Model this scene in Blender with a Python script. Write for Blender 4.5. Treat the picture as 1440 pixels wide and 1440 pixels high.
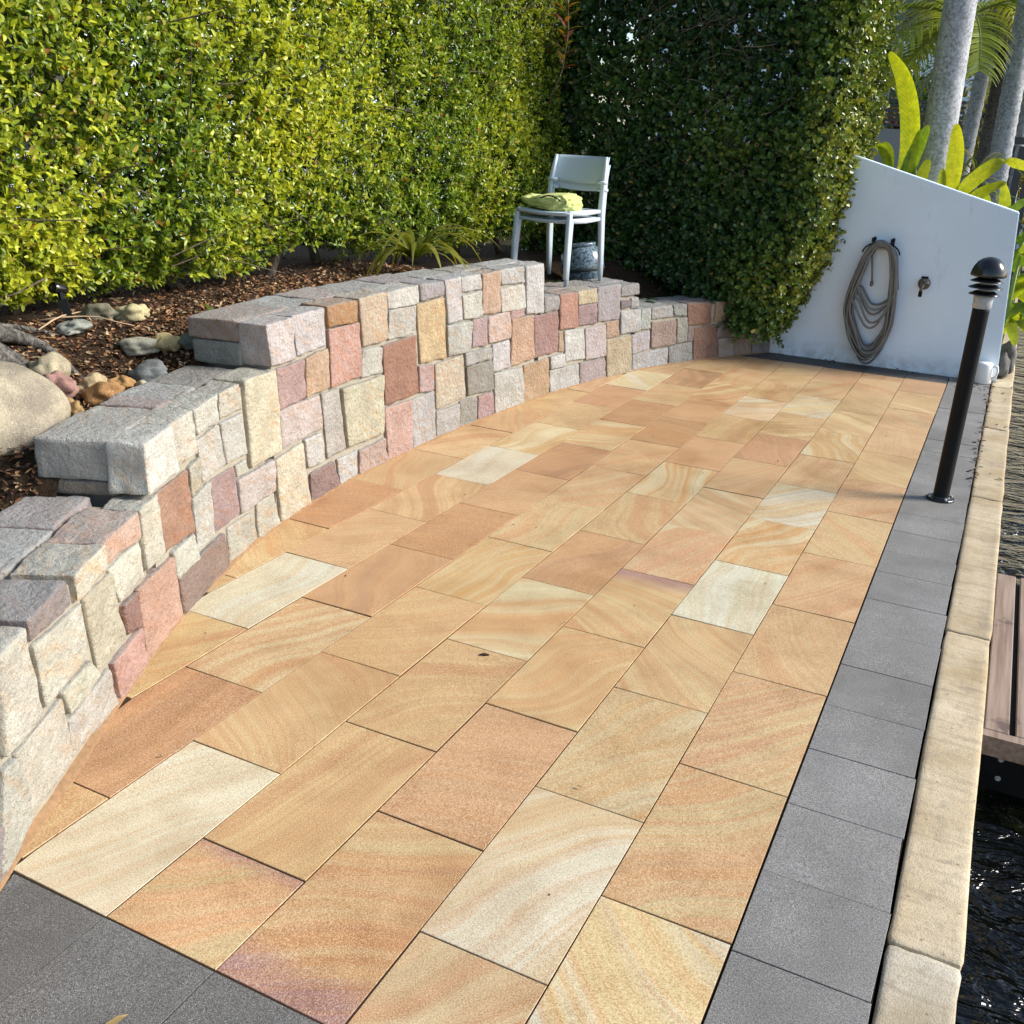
import bpy, bmesh, math, random
import numpy as np
from mathutils import Vector, Matrix, noise
from math import radians, sin, cos, pi

for ob in list(bpy.data.objects):
    bpy.data.objects.remove(ob, do_unlink=True)
SC = bpy.context.scene
COL = SC.collection
random.seed(7)
rng = np.random.default_rng(11)

# ------------------------------------------------------------------ camera
cam_data = bpy.data.cameras.new('camera')
cam = bpy.data.objects.new('camera', cam_data)
COL.objects.link(cam)
CR = Vector((0.89536996, 0.4425906, 0.04925648))
CU = Vector((-0.19926622, 0.29927055, 0.9331292))
CF = Vector((-0.3982532, 0.84531101, -0.35615122))
M = Matrix.Identity(4)
for r_ in range(3):
    M[r_][0] = CR[r_]; M[r_][1] = CU[r_]; M[r_][2] = -CF[r_]
M.translation = Vector((0.24302694, -1.14859765, 1.59674078))
cam.matrix_world = M
cam_data.sensor_fit = 'HORIZONTAL'
cam_data.sensor_width = 36.0
cam_data.lens = 36.0 * 1400.0 / 1440.0
cam_data.clip_start = 0.05
cam_data.clip_end = 600
SC.camera = cam

# ------------------------------------------------------------------ light
SUN_AZ = radians(24)      # from +X towards +Y
SUN_EL = radians(33)
world = bpy.data.worlds.new('World')
SC.world = world
world.use_nodes = True
wn = world.node_tree.nodes; wl = world.node_tree.links
wn.clear()
sky = wn.new('ShaderNodeTexSky'); sky.sky_type = 'NISHITA'; sky.sun_disc = False
sky.sun_elevation = SUN_EL
sky.sun_rotation = pi / 2 - SUN_AZ
sky.air_density = 1.0; sky.dust_density = 1.2; sky.ozone_density = 1.0
bg = wn.new('ShaderNodeBackground'); bg.inputs['Strength'].default_value = 0.15
wo = wn.new('ShaderNodeOutputWorld')
wl.new(sky.outputs[0], bg.inputs[0]); wl.new(bg.outputs[0], wo.inputs[0])
sd = bpy.data.lights.new('sun', 'SUN')
sd.energy = 4.1; sd.angle = radians(20.0); sd.color = (1.0, 0.955, 0.885)
sun = bpy.data.objects.new('sun', sd); COL.objects.link(sun)
to_sun = Vector((cos(SUN_EL) * cos(SUN_AZ), cos(SUN_EL) * sin(SUN_AZ), sin(SUN_EL)))
sun.rotation_euler = to_sun.to_track_quat('Z', 'Y').to_euler()
sun.location = to_sun * 30
SC.view_settings.view_transform = 'Standard'
SC.view_settings.look = 'None'
SC.view_settings.exposure = 0.62
SC.view_settings.gamma = 1.0
SC.view_settings.use_curve_mapping = False
SC.render.engine = 'CYCLES'
SC.cycles.max_bounces = 8
SC.cycles.transparent_max_bounces = 8
try:
    SC.cycles.use_denoising = True
except Exception:
    pass

# ------------------------------------------------------------------ helpers
def lin(c):
    out = []
    for v in c:
        v = v / 255.0
        out.append(v / 12.92 if v <= 0.04045 else ((v + 0.055) / 1.055) ** 2.4)
    return out

def link(o, parent=None, loc=None):
    COL.objects.link(o)
    if parent is not None:
        o.parent = parent
        o.matrix_parent_inverse = parent.matrix_basis.inverted()
    return o

def mesh_obj(name, verts, faces, mat, parent=None, smooth=False):
    me = bpy.data.meshes.new(name)
    me.from_pydata([tuple(v) for v in verts], [], faces)
    me.materials.append(mat)
    if smooth:
        me.polygons.foreach_set('use_smooth', [True] * len(me.polygons))
    me.update()
    o = bpy.data.objects.new(name, me)
    return link(o, parent)

def thing(name, loc, label, cat, group=None):
    o = bpy.data.objects.new(name, None)
    o.empty_display_size = 0.1
    o.location = loc
    o.matrix_basis = Matrix.Translation(Vector(loc))
    COL.objects.link(o)
    tag(o, label, cat, group)
    return o

def tag(o, label=None, cat=None, group=None, kind=None):
    if label: o['label'] = label
    if cat: o['category'] = cat
    if group: o['group'] = group
    if kind: o['kind'] = kind
    return o

class MB:
    def __init__(self): self.v = []; self.f = []
    def add(self, vs, fs):
        b = len(self.v); self.v += [tuple(v) for v in vs]; self.f += [tuple(i + b for i in f) for f in fs]
    def box(self, x0, x1, y0, y1, z0, z1, mtx=None):
        vs = [Vector((x, y, z)) for z in (z0, z1) for y in (y0, y1) for x in (x0, x1)]
        if mtx is not None: vs = [mtx @ v for v in vs]
        self.add(vs, [(0, 2, 3, 1), (4, 5, 7, 6), (0, 1, 5, 4), (2, 6, 7, 3), (0, 4, 6, 2), (1, 3, 7, 5)])
    def tube(self, pts, rad, n=8, caps=True):
        pts = [Vector(p) for p in pts]; m = len(pts)
        if not hasattr(rad, '__len__'): rad = [rad] * m
        rings = []; up = None
        for i in range(m):
            t = (pts[min(i + 1, m - 1)] - pts[max(i - 1, 0)])
            t = t.normalized() if t.length > 1e-9 else Vector((0, 0, 1))
            if up is None:
                up = Vector((0, 0, 1)) if abs(t.z) < .9 else Vector((1, 0, 0))
            a = t.cross(up)
            if a.length < 1e-6: a = t.cross(Vector((1, .3, 0)))
            a.normalize(); b = a.cross(t).normalized(); up = b
            rings.append([pts[i] + (a * cos(2 * pi * k / n) + b * sin(2 * pi * k / n)) * rad[i] for k in range(n)])
        vs = [p for r in rings for p in r]; fs = []
        for i in range(m - 1):
            for k in range(n):
                k2 = (k + 1) % n
                fs.append((i * n + k, i * n + k2, (i + 1) * n + k2, (i + 1) * n + k))
        if caps:
            fs.append(tuple(range(n - 1, -1, -1))); fs.append(tuple((m - 1) * n + k for k in range(n)))
        self.add(vs, fs)
    def lathe(self, prof, n=24, mtx=None):
        vs = []; fs = []
        for (r, z) in prof:
            for k in range(n):
                v = Vector((r * cos(2 * pi * k / n), r * sin(2 * pi * k / n), z))
                vs.append(mtx @ v if mtx is not None else v)
        for i in range(len(prof) - 1):
            for k in range(n):
                k2 = (k + 1) % n
                fs.append((i * n + k, i * n + k2, (i + 1) * n + k2, (i + 1) * n + k))
        self.add(vs, fs)
    def build(self, name, mat, parent=None, smooth=False):
        return mesh_obj(name, self.v, self.f, mat, parent, smooth)

# ------------------------------------------------------------------ materials
class NT:
    def __init__(self, name):
        self.m = bpy.data.materials.new(name); self.m.use_nodes = True
        self.t = self.m.node_tree; self.t.nodes.clear()
        self.out = self.t.nodes.new('ShaderNodeOutputMaterial')
        self.b = self.t.nodes.new('ShaderNodeBsdfPrincipled')
        self.t.links.new(self.b.outputs[0], self.out.inputs[0])
    def n(self, typ, **kw):
        nd = self.t.nodes.new('ShaderNode' + typ)
        for k, v in kw.items(): setattr(nd, k, v)
        return nd
    def l(self, a, b): self.t.links.new(a, b)
    def set(self, nd, sock, v):
        if hasattr(v, 'links') or isinstance(v, bpy.types.NodeSocket): self.l(v, nd.inputs[sock])
        else: nd.inputs[sock].default_value = v
    def noise(self, vec, scale, detail=4, rough=.55, dist=0.0):
        nd = self.n('TexNoise'); nd.inputs['Scale'].default_value = scale
        nd.inputs['Detail'].default_value = detail; nd.inputs['Roughness'].default_value = rough
        nd.inputs['Distortion'].default_value = dist
        if vec is not None: self.l(vec, nd.inputs['Vector'])
        return nd.outputs['Fac']
    def ramp(self, fac, stops, interp='LINEAR'):
        nd = self.n('ValToRGB'); cr = nd.color_ramp; cr.interpolation = interp
        while len(cr.elements) < len(stops): cr.elements.new(.5)
        for e, (p, c) in zip(cr.elements, stops):
            e.position = p; e.color = (c, c, c, 1) if not hasattr(c, '__len__') else (*c[:3], 1)
        self.l(fac, nd.inputs[0]); return nd.outputs[0]
    def mix(self, fac, a, b, mode='MIX'):
        nd = self.n('Mix', data_type='RGBA', blend_type=mode)
        self.set(nd, 0, fac)
        for s, v in ((6, a), (7, b)):
            if isinstance(v, bpy.types.NodeSocket): self.l(v, nd.inputs[s])
            else: nd.inputs[s].default_value = (*v[:3], 1)
        return nd.outputs[2]
    def math(self, op, a, b=None, clamp=False):
        nd = self.n('Math', operation=op, use_clamp=clamp)
        self.set(nd, 0, a)
        if b is not None: self.set(nd, 1, b)
        return nd.outputs[0]
    def vmath(self, op, a, b):
        nd = self.n('VectorMath', operation=op)
        self.l(a, nd.inputs[0])
        if isinstance(b, bpy.types.NodeSocket): self.l(b, nd.inputs[1])
        else: nd.inputs[1].default_value = b
        return nd.outputs[0]
    def bump(self, h, strength=.3, dist=.01, normal=None):
        nd = self.n('Bump'); nd.inputs['Strength'].default_value = strength
        nd.inputs['Distance'].default_value = dist
        self.l(h, nd.inputs['Height'])
        if normal is not None: self.l(normal, nd.inputs['Normal'])
        self.l(nd.outputs[0], self.b.inputs['Normal']); return nd.outputs[0]
    def fin(self, col=None, rough=.7, spec=None, metal=None):
        if col is not None:
            if isinstance(col, bpy.types.NodeSocket): self.l(col, self.b.inputs['Base Color'])
            else: self.b.inputs['Base Color'].default_value = (*col[:3], 1)
        self.set(self.b, 'Roughness', rough)
        if spec is not None: self.b.inputs['Specular IOR Level'].default_value = spec
        if metal is not None: self.b.inputs['Metallic'].default_value = metal
        return self.m

def objinfo(t):
    oi = t.n('ObjectInfo'); return oi

def m_plain(name, col, rough=.6, spec=.4, metal=0.0, var=.12, scale=20, bump=0.0):
    t = NT(name); tc = t.n('TexCoord')
    nz = t.noise(tc.outputs['Object'], scale, 4)
    c = t.mix(nz, [v * (1 - var) for v in col], [min(1, v * (1 + var)) for v in col])
    if bump: t.bump(t.noise(tc.outputs['Object'], scale * 6, 3), bump, .004)
    return t.fin(c, rough, spec, metal)

def m_block():
    """quarried sandstone blocks: object colour, mottling, chisel relief, grey lichen on upward faces"""
    t = NT('sandstone_block'); geo = t.n('NewGeometry'); oi = objinfo(t)
    rnd = t.math('MULTIPLY', oi.outputs['Random'], 37.0)
    cmb = t.n('CombineXYZ'); t.l(rnd, cmb.inputs[2]); t.l(rnd, cmb.inputs[0])
    p = t.vmath('ADD', geo.outputs['Position'], cmb.outputs[0])
    col = oi.outputs['Color']
    big = t.noise(p, 9, 5, .6)
    mid = t.noise(p, 45, 5, .65)
    fine = t.noise(p, 260, 3, .6)
    c = t.mix(t.ramp(big, [(.32, 0), (.68, 1)]), t.mix(1, col, (.80, .77, .74), 'MULTIPLY'), t.mix(1, col, (1.10, 1.10, 1.09), 'MULTIPLY'))
    # coloured veins
    wv = t.n('TexWave', wave_type='BANDS', bands_direction='DIAGONAL'); wv.inputs['Scale'].default_value = 7
    wv.inputs['Distortion'].default_value = 9; wv.inputs['Detail'].default_value = 3; wv.inputs['Detail Scale'].default_value = 1.3
    t.l(p, wv.inputs['Vector'])
    vein = t.math('MULTIPLY', t.ramp(wv.outputs['Fac'], [(.55, 0), (.95, 1)]), t.ramp(t.noise(p, 3.5, 2), [(.42, 0), (.62, .6)]))
    c = t.mix(vein, c, t.mix(1, col, (1.0, .72, .50), 'MULTIPLY'))
    c = t.mix(t.ramp(mid, [(.30, .42), (.50, 0)]), c, t.mix(1, col, (.62, .60, .56), 'MULTIPLY'))
    c = t.mix(t.ramp(fine, [(.36, .50), (.50, 0)]), c, (.20, .185, .16))
    c = t.mix(t.ramp(fine, [(.58, 0), (.72, .30)]), c, (.80, .77, .70))
    sep = t.n('SeparateXYZ'); t.l(geo.outputs['Normal'], sep.inputs[0])
    top = t.ramp(sep.outputs[2], [(.55, 0), (.9, 1)])
    lich = t.math('MULTIPLY', top, t.ramp(t.noise(p, 24, 5, .7), [(.35, .75), (.68, .20)]))
    c = t.mix(lich, c, (.30, .305, .295))
    vo = t.n('TexVoronoi', feature='F1'); vo.inputs['Scale'].default_value = 42; vo.inputs['Detail'].default_value = 1.5
    t.l(t.vmath('ADD', p, t.vmath('MULTIPLY', cmb.outputs[0], (.1, .1, .1))), vo.inputs['Vector'])
    h = t.math('ADD', t.math('ADD', t.math('MULTIPLY', t.noise(p, 38, 6, .68), .8), t.math('MULTIPLY', fine, .30)), t.math('MULTIPLY', vo.outputs['Distance'], .25))
    t.bump(h, 1.0, .022)
    return t.fin(c, .88, .18)

def m_paver():
    """sawn sandstone: object colour mixed with bands of a second colour held on each paver"""
    t = NT('sawn_sandstone'); tc = t.n('TexCoord'); oi = objinfo(t)
    rnd = t.math('MULTIPLY', oi.outputs['Random'], 61.0)
    off = t.n('CombineXYZ'); t.l(rnd, off.inputs[2]); t.l(rnd, off.inputs[0])
    ang = t.n('Attribute', attribute_type='OBJECT', attribute_name='band_angle')
    amt = t.n('Attribute', attribute_type='OBJECT', attribute_name='band_amount')
    bc = t.n('Attribute', attribute_type='OBJECT', attribute_name='band_colour')
    bw = t.n('Attribute', attribute_type='OBJECT', attribute_name='band_scale')
    p0 = tc.outputs['Object']
    vr = t.n('VectorRotate', rotation_type='Z_AXIS'); t.l(p0, vr.inputs['Vector']); t.l(ang.outputs['Fac'], vr.inputs['Angle'])
    pw = t.vmath('ADD', vr.outputs[0], off.outputs[0])
    wn_ = t.n('TexNoise'); wn_.inputs['Scale'].default_value = 1.5; wn_.inputs['Detail'].default_value = 1.0; t.l(pw, wn_.inputs['Vector'])
    warp = t.vmath('MULTIPLY', t.vmath('SUBTRACT', wn_.outputs['Color'], (.5, .5, .5)), (.40, .40, 0))
    pq = t.vmath('ADD', pw, warp)
    sc = t.n('CombineXYZ'); t.l(bw.outputs['Fac'], sc.inputs[0]); sc.inputs[1].default_value = .40; sc.inputs[2].default_value = 1
    ps = t.vmath('MULTIPLY', pq, sc.outputs[0])
    b1 = t.noise(t.vmath('MULTIPLY', ps, (.80, 1, 1)), 1.0, 2.0, .5)
    band = t.ramp(b1, [(.38, 0), (.50, .85), (.56, .40), (.66, 1)])
    fac = t.math('MULTIPLY', band, t.math('MULTIPLY', amt.outputs['Fac'], 1.25), True)
    c = t.mix(fac, oi.outputs['Color'], bc.outputs['Color'])
    pe = t.n('Attribute', attribute_type='OBJECT', attribute_name='purple_end')
    sy = t.n('SeparateXYZ'); t.l(p0, sy.inputs[0])
    pf = t.math('ADD', t.math('MULTIPLY', sy.outputs[1], pe.outputs['Fac']), t.math('MULTIPLY', t.math('SUBTRACT', t.noise(pw, 6, 2), .5), .5))
    c = t.mix(t.ramp(pf, [(.62, 0), (.98, .85)]), c, (.33, .185, .175))
    # thin iron lines
    b2 = t.noise(t.vmath('MULTIPLY', ps, (4.0, 1, 1)), 1.0, 2, .5)
    ln = t.math('MULTIPLY', t.ramp(b2, [(.48, 0), (.56, .40), (.62, 0)]), amt.outputs['Fac'])
    c = t.mix(ln, c, (.52, .255, .085))
    stk = t.noise(t.vmath('MULTIPLY', ps, (5.5, .8, 1)), 1.0, 3, .6)
    c = t.mix(t.ramp(stk, [(.38, .24), (.52, 0)]), c, t.mix(1, c, (.76, .68, .58), 'MULTIPLY'))
    c = t.mix(t.ramp(stk, [(.52, 0), (.66, .20)]), c, t.mix(1, c, (1.22, 1.25, 1.32), 'MULTIPLY'))
    bl = t.noise(pw, 5, 4, .6)
    c = t.mix(t.ramp(bl, [(.30, .55), (.55, 0)]), c, t.mix(1, c, (.74, .66, .58), 'MULTIPLY'))
    g = t.noise(pw, 300, 4, .7)
    c = t.mix(t.ramp(g, [(.36, .95), (.50, 0)]), c, t.mix(1, c, (.55, .47, .38), 'MULTIPLY'))
    c = t.mix(t.ramp(g, [(.52, 0), (.68, .50)]), c, (.80, .71, .53))
    # dark specks and rust flecks
    geo = t.n('NewGeometry')
    sp = t.n('TexVoronoi'); sp.inputs['Scale'].default_value = 17; t.l(geo.outputs['Position'], sp.inputs['Vector'])
    spk = t.math('MULTIPLY', t.ramp(sp.outputs['Distance'], [(.04, 1), (.075, 0)]), t.ramp(t.noise(geo.outputs['Position'], 3.1, 2), [(.56, 0), (.68, .7)]))
    c = t.mix(spk, c, (.13, .07, .04))
    # damp, dirty patches
    st = t.ramp(t.noise(geo.outputs['Position'], 1.7, 6, .68), [(.48, 0), (.70, .55)])
    c = t.mix(st, c, t.mix(1, c, (.66, .56, .46), 'MULTIPLY'))
    saw = t.noise(t.vmath('MULTIPLY', ps, (14, 1.2, 1)), 1.0, 2)
    t.bump(t.math('ADD', t.math('MULTIPLY', g, .5), t.math('MULTIPLY', saw, .5)), .22, .003)
    return t.fin(c, t.ramp(st, [(0, .52), (.5, .34)]), .38)

def m_granite():
    t = NT('flamed_granite'); geo = t.n('NewGeometry'); oi = objinfo(t)
    p = geo.outputs['Position']
    f = t.noise(p, 230, 4, .7); s = t.noise(p, 620, 2, .6); b = t.noise(p, 4, 4, .6)
    col = oi.outputs['Color']
    c = t.mix(t.ramp(f, [(.36, 0), (.62, 1)]), t.mix(1, col, (.50, .50, .51), 'MULTIPLY'), t.mix(1, col, (1.5, 1.5, 1.5), 'MULTIPLY'))
    c = t.mix(t.ramp(s, [(.56, 0), (.68, .8)]), c, (.60, .60, .58))
    c = t.mix(t.ramp(s, [(.26, .7), (.40, 0)]), c, (.03, .03, .032))
    c = t.mix(t.ramp(b, [(.35, .35), (.6, 0)]), c, t.mix(1, col, (.6, .6, .62), 'MULTIPLY'))
    salt = t.math('MULTIPLY', t.ramp(t.noise(p, 85, 4, .7), [(.50, 0), (.60, 1)]), t.ramp(t.noise(p, 1.6, 4, .65), [(.58, 0), (.74, .7)]))
    c = t.mix(t.ramp(t.noise(p, 1.1, 5, .65), [(.42, .5), (.6, 0)]), c, t.mix(1, c, (.58, .56, .52), 'MULTIPLY'))
    c = t.mix(salt, c, (.55, .56, .56))
    t.bump(f, .35, .004)
    return t.fin(c, .72, .35)

def m_concrete():
    t = NT('weathered_concrete'); geo = t.n('NewGeometry'); p = geo.outputs['Position']
    a = t.noise(p, 3.0, 5, .6); b = t.noise(p, 26, 5, .65); f = t.noise(p, 240, 3)
    oi = objinfo(t)
    c = t.mix(t.ramp(a, [(.35, 0), (.65, 1)]), (.37, .31, .215), (.55, .51, .43))
    c = t.mix(1, c, oi.outputs['Color'], 'MULTIPLY')
    sv = t.vmath('MULTIPLY', p, (3, 34, 3))
    c = t.mix(t.ramp(t.noise(sv, 1, 4), [(.50, 0), (.68, .55)]), c, (.27, .215, .145))
    c = t.mix(t.ramp(t.noise(p, 5.5, 5, .7), [(.56, 0), (.70, .6)]), c, (.20, .175, .14))
    c = t.mix(t.ramp(b, [(.32, .5), (.46, 0)]), c, (.26, .22, .16))
    c = t.mix(t.ramp(f, [(.36, .4), (.5, 0)]), c, (.22, .19, .15))
    v = t.n('TexVoronoi'); v.inputs['Scale'].default_value = 22; t.l(p, v.inputs['Vector'])
    c = t.mix(t.math('MULTIPLY', t.ramp(v.outputs['Distance'], [(.05, 1), (.11, 0)]), .6), c, (.05, .045, .04))
    h = t.math('ADD', t.math('MULTIPLY', b, .8), t.math('MULTIPLY', f, .4))
    t.bump(h, .5, .008)
    return t.fin(c, .85, .25)

def m_leaf(name, trans=.35, rough=.38, spec=.5, nsc=60, dk=(.82, .85, .8)):
    t = NT(name); at = t.n('Attribute', attribute_name='leafcol')
    geo = t.n('NewGeometry')
    nz = t.noise(geo.outputs['Position'], nsc, 3)
    c = t.mix(t.ramp(nz, [(.3, 0), (.7, 1)]), t.mix(1, at.outputs['Color'], dk, 'MULTIPLY'), t.mix(1, at.outputs['Color'], (1.12, 1.1, 1.05), 'MULTIPLY'))
    if nsc < 40:
        vn = t.n('Attribute', attribute_name='vein'); sx_ = t.n('SeparateXYZ'); t.l(vn.outputs['Vector'], sx_.inputs[0])
        wv_ = t.math('SINE', t.math('ADD', t.math('MULTIPLY', sx_.outputs[0], 190.0), t.math('MULTIPLY', sx_.outputs[1], -16.0)))
        rib = t.ramp(sx_.outputs[1], [(.02, 1), (.14, 0)])
        c = t.mix(t.math('MULTIPLY', t.ramp(wv_, [(.3, 0), (1, 1)]), .55), c, t.mix(1, c, (.60, .70, .55), 'MULTIPLY'))
        c = t.mix(t.math('MULTIPLY', rib, .6), c, t.mix(1, c, (1.25, 1.2, 1.5), 'MULTIPLY'))
        t.bump(wv_, .25, .004)
    t.fin(c, rough, spec)
    tr = t.n('BsdfTranslucent'); t.l(t.mix(1, c, (1.25, 1.2, .55), 'MULTIPLY'), tr.inputs[0])
    mx = t.n('MixShader'); mx.inputs[0].default_value = trans
    t.l(t.b.outputs[0], mx.inputs[1]); t.l(tr.outputs[0], mx.inputs[2]); t.l(mx.outputs[0], t.out.inputs[0])
    return t.m

def m_attr(name, rough=.8, spec=.2):
    t = NT(name); at = t.n('Attribute', attribute_name='leafcol')
    geo = t.n('NewGeometry')
    c = t.mix(t.ramp(t.noise(geo.outputs['Position'], 90, 3), [(.3, 0), (.7, 1)]), t.mix(1, at.outputs['Color'], (.7, .7, .7), 'MULTIPLY'), at.outputs['Color'])
    return t.fin(c, rough, spec)

def m_soil():
    t = NT('garden_soil'); geo = t.n('NewGeometry'); p = geo.outputs['Position']
    a = t.noise(p, 30, 6, .7); b = t.noise(p, 140, 4, .7)
    c = t.mix(t.ramp(a, [(.35, 0), (.7, 1)]), (.030, .020, .013), (.085, .056, .036))
    c = t.mix(t.ramp(b, [(.58, 0), (.72, .7)]), c, (.20, .12, .07))
    t.bump(t.math('ADD', a, b), .9, .03)
    return t.fin(c, .95, .1)

def m_bark(name, c0, c1, sc=(14, 14, 3), bump=.8):
    t = NT(name); tc = t.n('TexCoord'); p = t.vmath('MULTIPLY', tc.outputs['Object'], sc)
    a = t.noise(p, 1.6, 6, .65, .6)
    c = t.mix(t.ramp(a, [(.35, 0), (.65, 1)]), c0, c1)
    t.bump(a, bump, .03); return t.fin(c, .9, .15)

def m_palmtrunk(name, base, ring):
    t = NT(name); geo = t.n('NewGeometry'); p = geo.outputs['Position']
    a = t.noise(p, 42, 5, .75); b = t.noise(p, 9, 4)
    c = t.mix(t.ramp(a, [(.36, 0), (.62, 1)]), [v * .42 for v in base], [min(1, v * 1.3) for v in base])
    c = t.mix(t.ramp(b, [(.5, 0), (.7, .5)]), c, ring)
    t.bump(a, .4, .01); return t.fin(c, .85, .2)

def m_rock(name):
    t = NT(name); geo = t.n('NewGeometry'); oi = objinfo(t); p = geo.outputs['Position']
    a = t.noise(p, 7, 5, .65); f = t.noise(p, 190, 4, .7)
    col = oi.outputs['Color']
    c = t.mix(t.ramp(a, [(.36, 0), (.64, 1)]), t.mix(1, col, (.60, .58, .58), 'MULTIPLY'), t.mix(1, col, (1.12, 1.1, 1.02), 'MULTIPLY'))
    c = t.mix(t.ramp(f, [(.36, .5), (.5, 0)]), c, (.10, .09, .08))
    c = t.mix(t.ramp(f, [(.58, 0), (.7, .4)]), c, (.75, .72, .66))
    t.bump(t.math('ADD', f, t.noise(p, 40, 4)), .45, .008); return t.fin(c, .82, .25)

def m_render_wall(name, col, stain=.25):
    t = NT(name); geo = t.n('NewGeometry'); p = geo.outputs['Position']
    a = t.noise(p, 2.2, 5, .6); f = t.noise(p, 160, 3)
    c = t.mix(t.ramp(a, [(.4, 0), (.75, stain)]), col, [v * .86 for v in col])
    sz = t.n('SeparateXYZ'); t.l(p, sz.inputs[0])
    low = t.math('MULTIPLY', t.ramp(sz.outputs[2], [(.0, 1), (.16, 0)]), t.ramp(t.noise(p, 14, 5, .7), [(.38, 0), (.62, .55)]))
    vc = t.n('TexVoronoi', feature='DISTANCE_TO_EDGE'); vc.inputs['Scale'].default_value = 1.1; t.l(t.vmath('ADD', p, t.vmath('MULTIPLY', geo.outputs['Position'], (0, 0, 0))), vc.inputs['Vector'])
    c = t.mix(low, c, (.30, .29, .25))
    m2 = t.ramp(t.noise(t.vmath('MULTIPLY', p, (9, 9, 2.2)), 1.0, 5, .7), [(.62, 0), (.74, .26)])
    c = t.mix(m2, c, (.35, .36, .33))
    t.bump(t.math('ADD', f, t.math('MULTIPLY', t.noise(p, 22, 4), 1.5)), .22, .006); return t.fin(c, .6, .3)

def m_water():
    t = NT('canal_water'); geo = t.n('NewGeometry'); p = geo.outputs['Position']
    w1 = t.noise(t.vmath('MULTIPLY', p, (2.6, 5.0, 1)), 1.0, 4, .55, .8)
    w2 = t.noise(p, 14, 3, .5, .5)
    h = t.math('ADD', w1, t.math('MULTIPLY', w2, .18))
    t.bump(h, .8, .16)
    t.b.inputs['IOR'].default_value = 1.33
    al = t.ramp(t.noise(p, 3.0, 5, .6), [(.55, 0), (.75, 1)])
    c = t.mix(al, (.002, .0025, .002), (.030, .034, .006))
    return t.fin(c, .025, .5)

def m_wood():
    t = NT('composite_deck'); tc = t.n('TexCoord'); geo = t.n('NewGeometry')
    p = t.vmath('MULTIPLY', geo.outputs['Position'], (60, 2.2, 60))
    a = t.noise(p, 1.0, 5, .6); b = t.noise(geo.outputs['Position'], 5, 4)
    c = t.mix(t.ramp(a, [(.35, 0), (.65, 1)]), (.17, .115, .085), (.29, .22, .175))
    wet = t.ramp(b, [(.60, 0), (.66, .8)])
    c = t.mix(wet, c, (.085, .05, .026))
    t.bump(a, .3, .002); return t.fin(c, t.ramp(wet, [(0, .6), (.8, .12)]), .4)

M_BLOCK = m_block(); M_PAVER = m_paver(); M_GRAN = m_granite(); M_CONC = m_concrete()
M_LEAF = m_leaf('hedge_leaf', .33, .34, .5); M_LEAF2 = m_leaf('dark_hedge_leaf', .18, .30, .5)
M_BLADE = m_leaf('broad_leaf', .45, .35, .5, 22, (.62, .72, .6)); M_FROND = m_leaf('palm_leaf', .35, .4, .4)
M_CHIP = m_attr('bark_mulch'); M_SOIL = m_soil(); M_ROCK = m_rock('cobble_stone')
M_MORTAR = m_plain('lime_mortar', (.30, .27, .215), .95, .1, 0, .3, 30, .6)
M_GROUT = m_plain('orange_sand_grout', (.30, .185, .10), .95, .1, 0, .45, 60, .9)
M_BED = m_plain('joint_sand', (.045, .028, .018), .95, .1, 0, .3, 40, .5)
M_TWIG = m_bark('twig_bark', (.06, .045, .032), (.17, .14, .11), (30, 30, 8), .4)
M_WHITEWALL = m_render_wall('white_painted_render_shade_blue', (.78, .89, .985), .5)  # blue cast of the shade is mixed into the white paint colour
M_GREYWALL = m_render_wall('grey_painted_render', (.30, .31, .31), .5)
M_BLACK = m_plain('black_powdercoat', (.008, .009, .010), .5, .15, 0, .3, 14, .05)
M_GLOSSBLACK = m_plain('black_gloss_metal', (.010, .010, .010), .18, .6, 0, .2, 10)
M_GALV = m_plain('weathered_zinc', (.42, .43, .44), .6, .5, .2, .35, 60, .3)
M_CHAIR = m_plain('pale_grey_plastic', (.46, .54, .61), .42, .45, 0, .06, 8)
M_WHITEPL = m_plain('white_plastic', (.80, .80, .79), .45, .4, 0, .05, 8)
M_LIME = m_plain('lime_fabric', (.50, .54, .20), .9, .15, 0, .35, 22, .5)
M_ZIP = m_plain('dark_zip', (.02, .025, .025), .6, .4)
M_HOSE = m_plain('grey_hose_rubber', (.175, .172, .160), .55, .4, 0, .35, 30)
M_BRASS = m_plain('tarnished_brass', (.20, .165, .12), .32, .5, .9, .3, 30)
M_WOOD = m_wood(); M_WATER = m_water()
M_TIMBERDARK = m_plain('dark_painted_timber', (.085, .085, .09), .65, .3, 0, .25, 12, .2)
M_GLASSDARK = m_plain('window_glass', (.03, .04, .045), .06, .6)
M_ROOF = m_plain('roof_metal', (.20, .21, .22), .6, .4)
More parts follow.
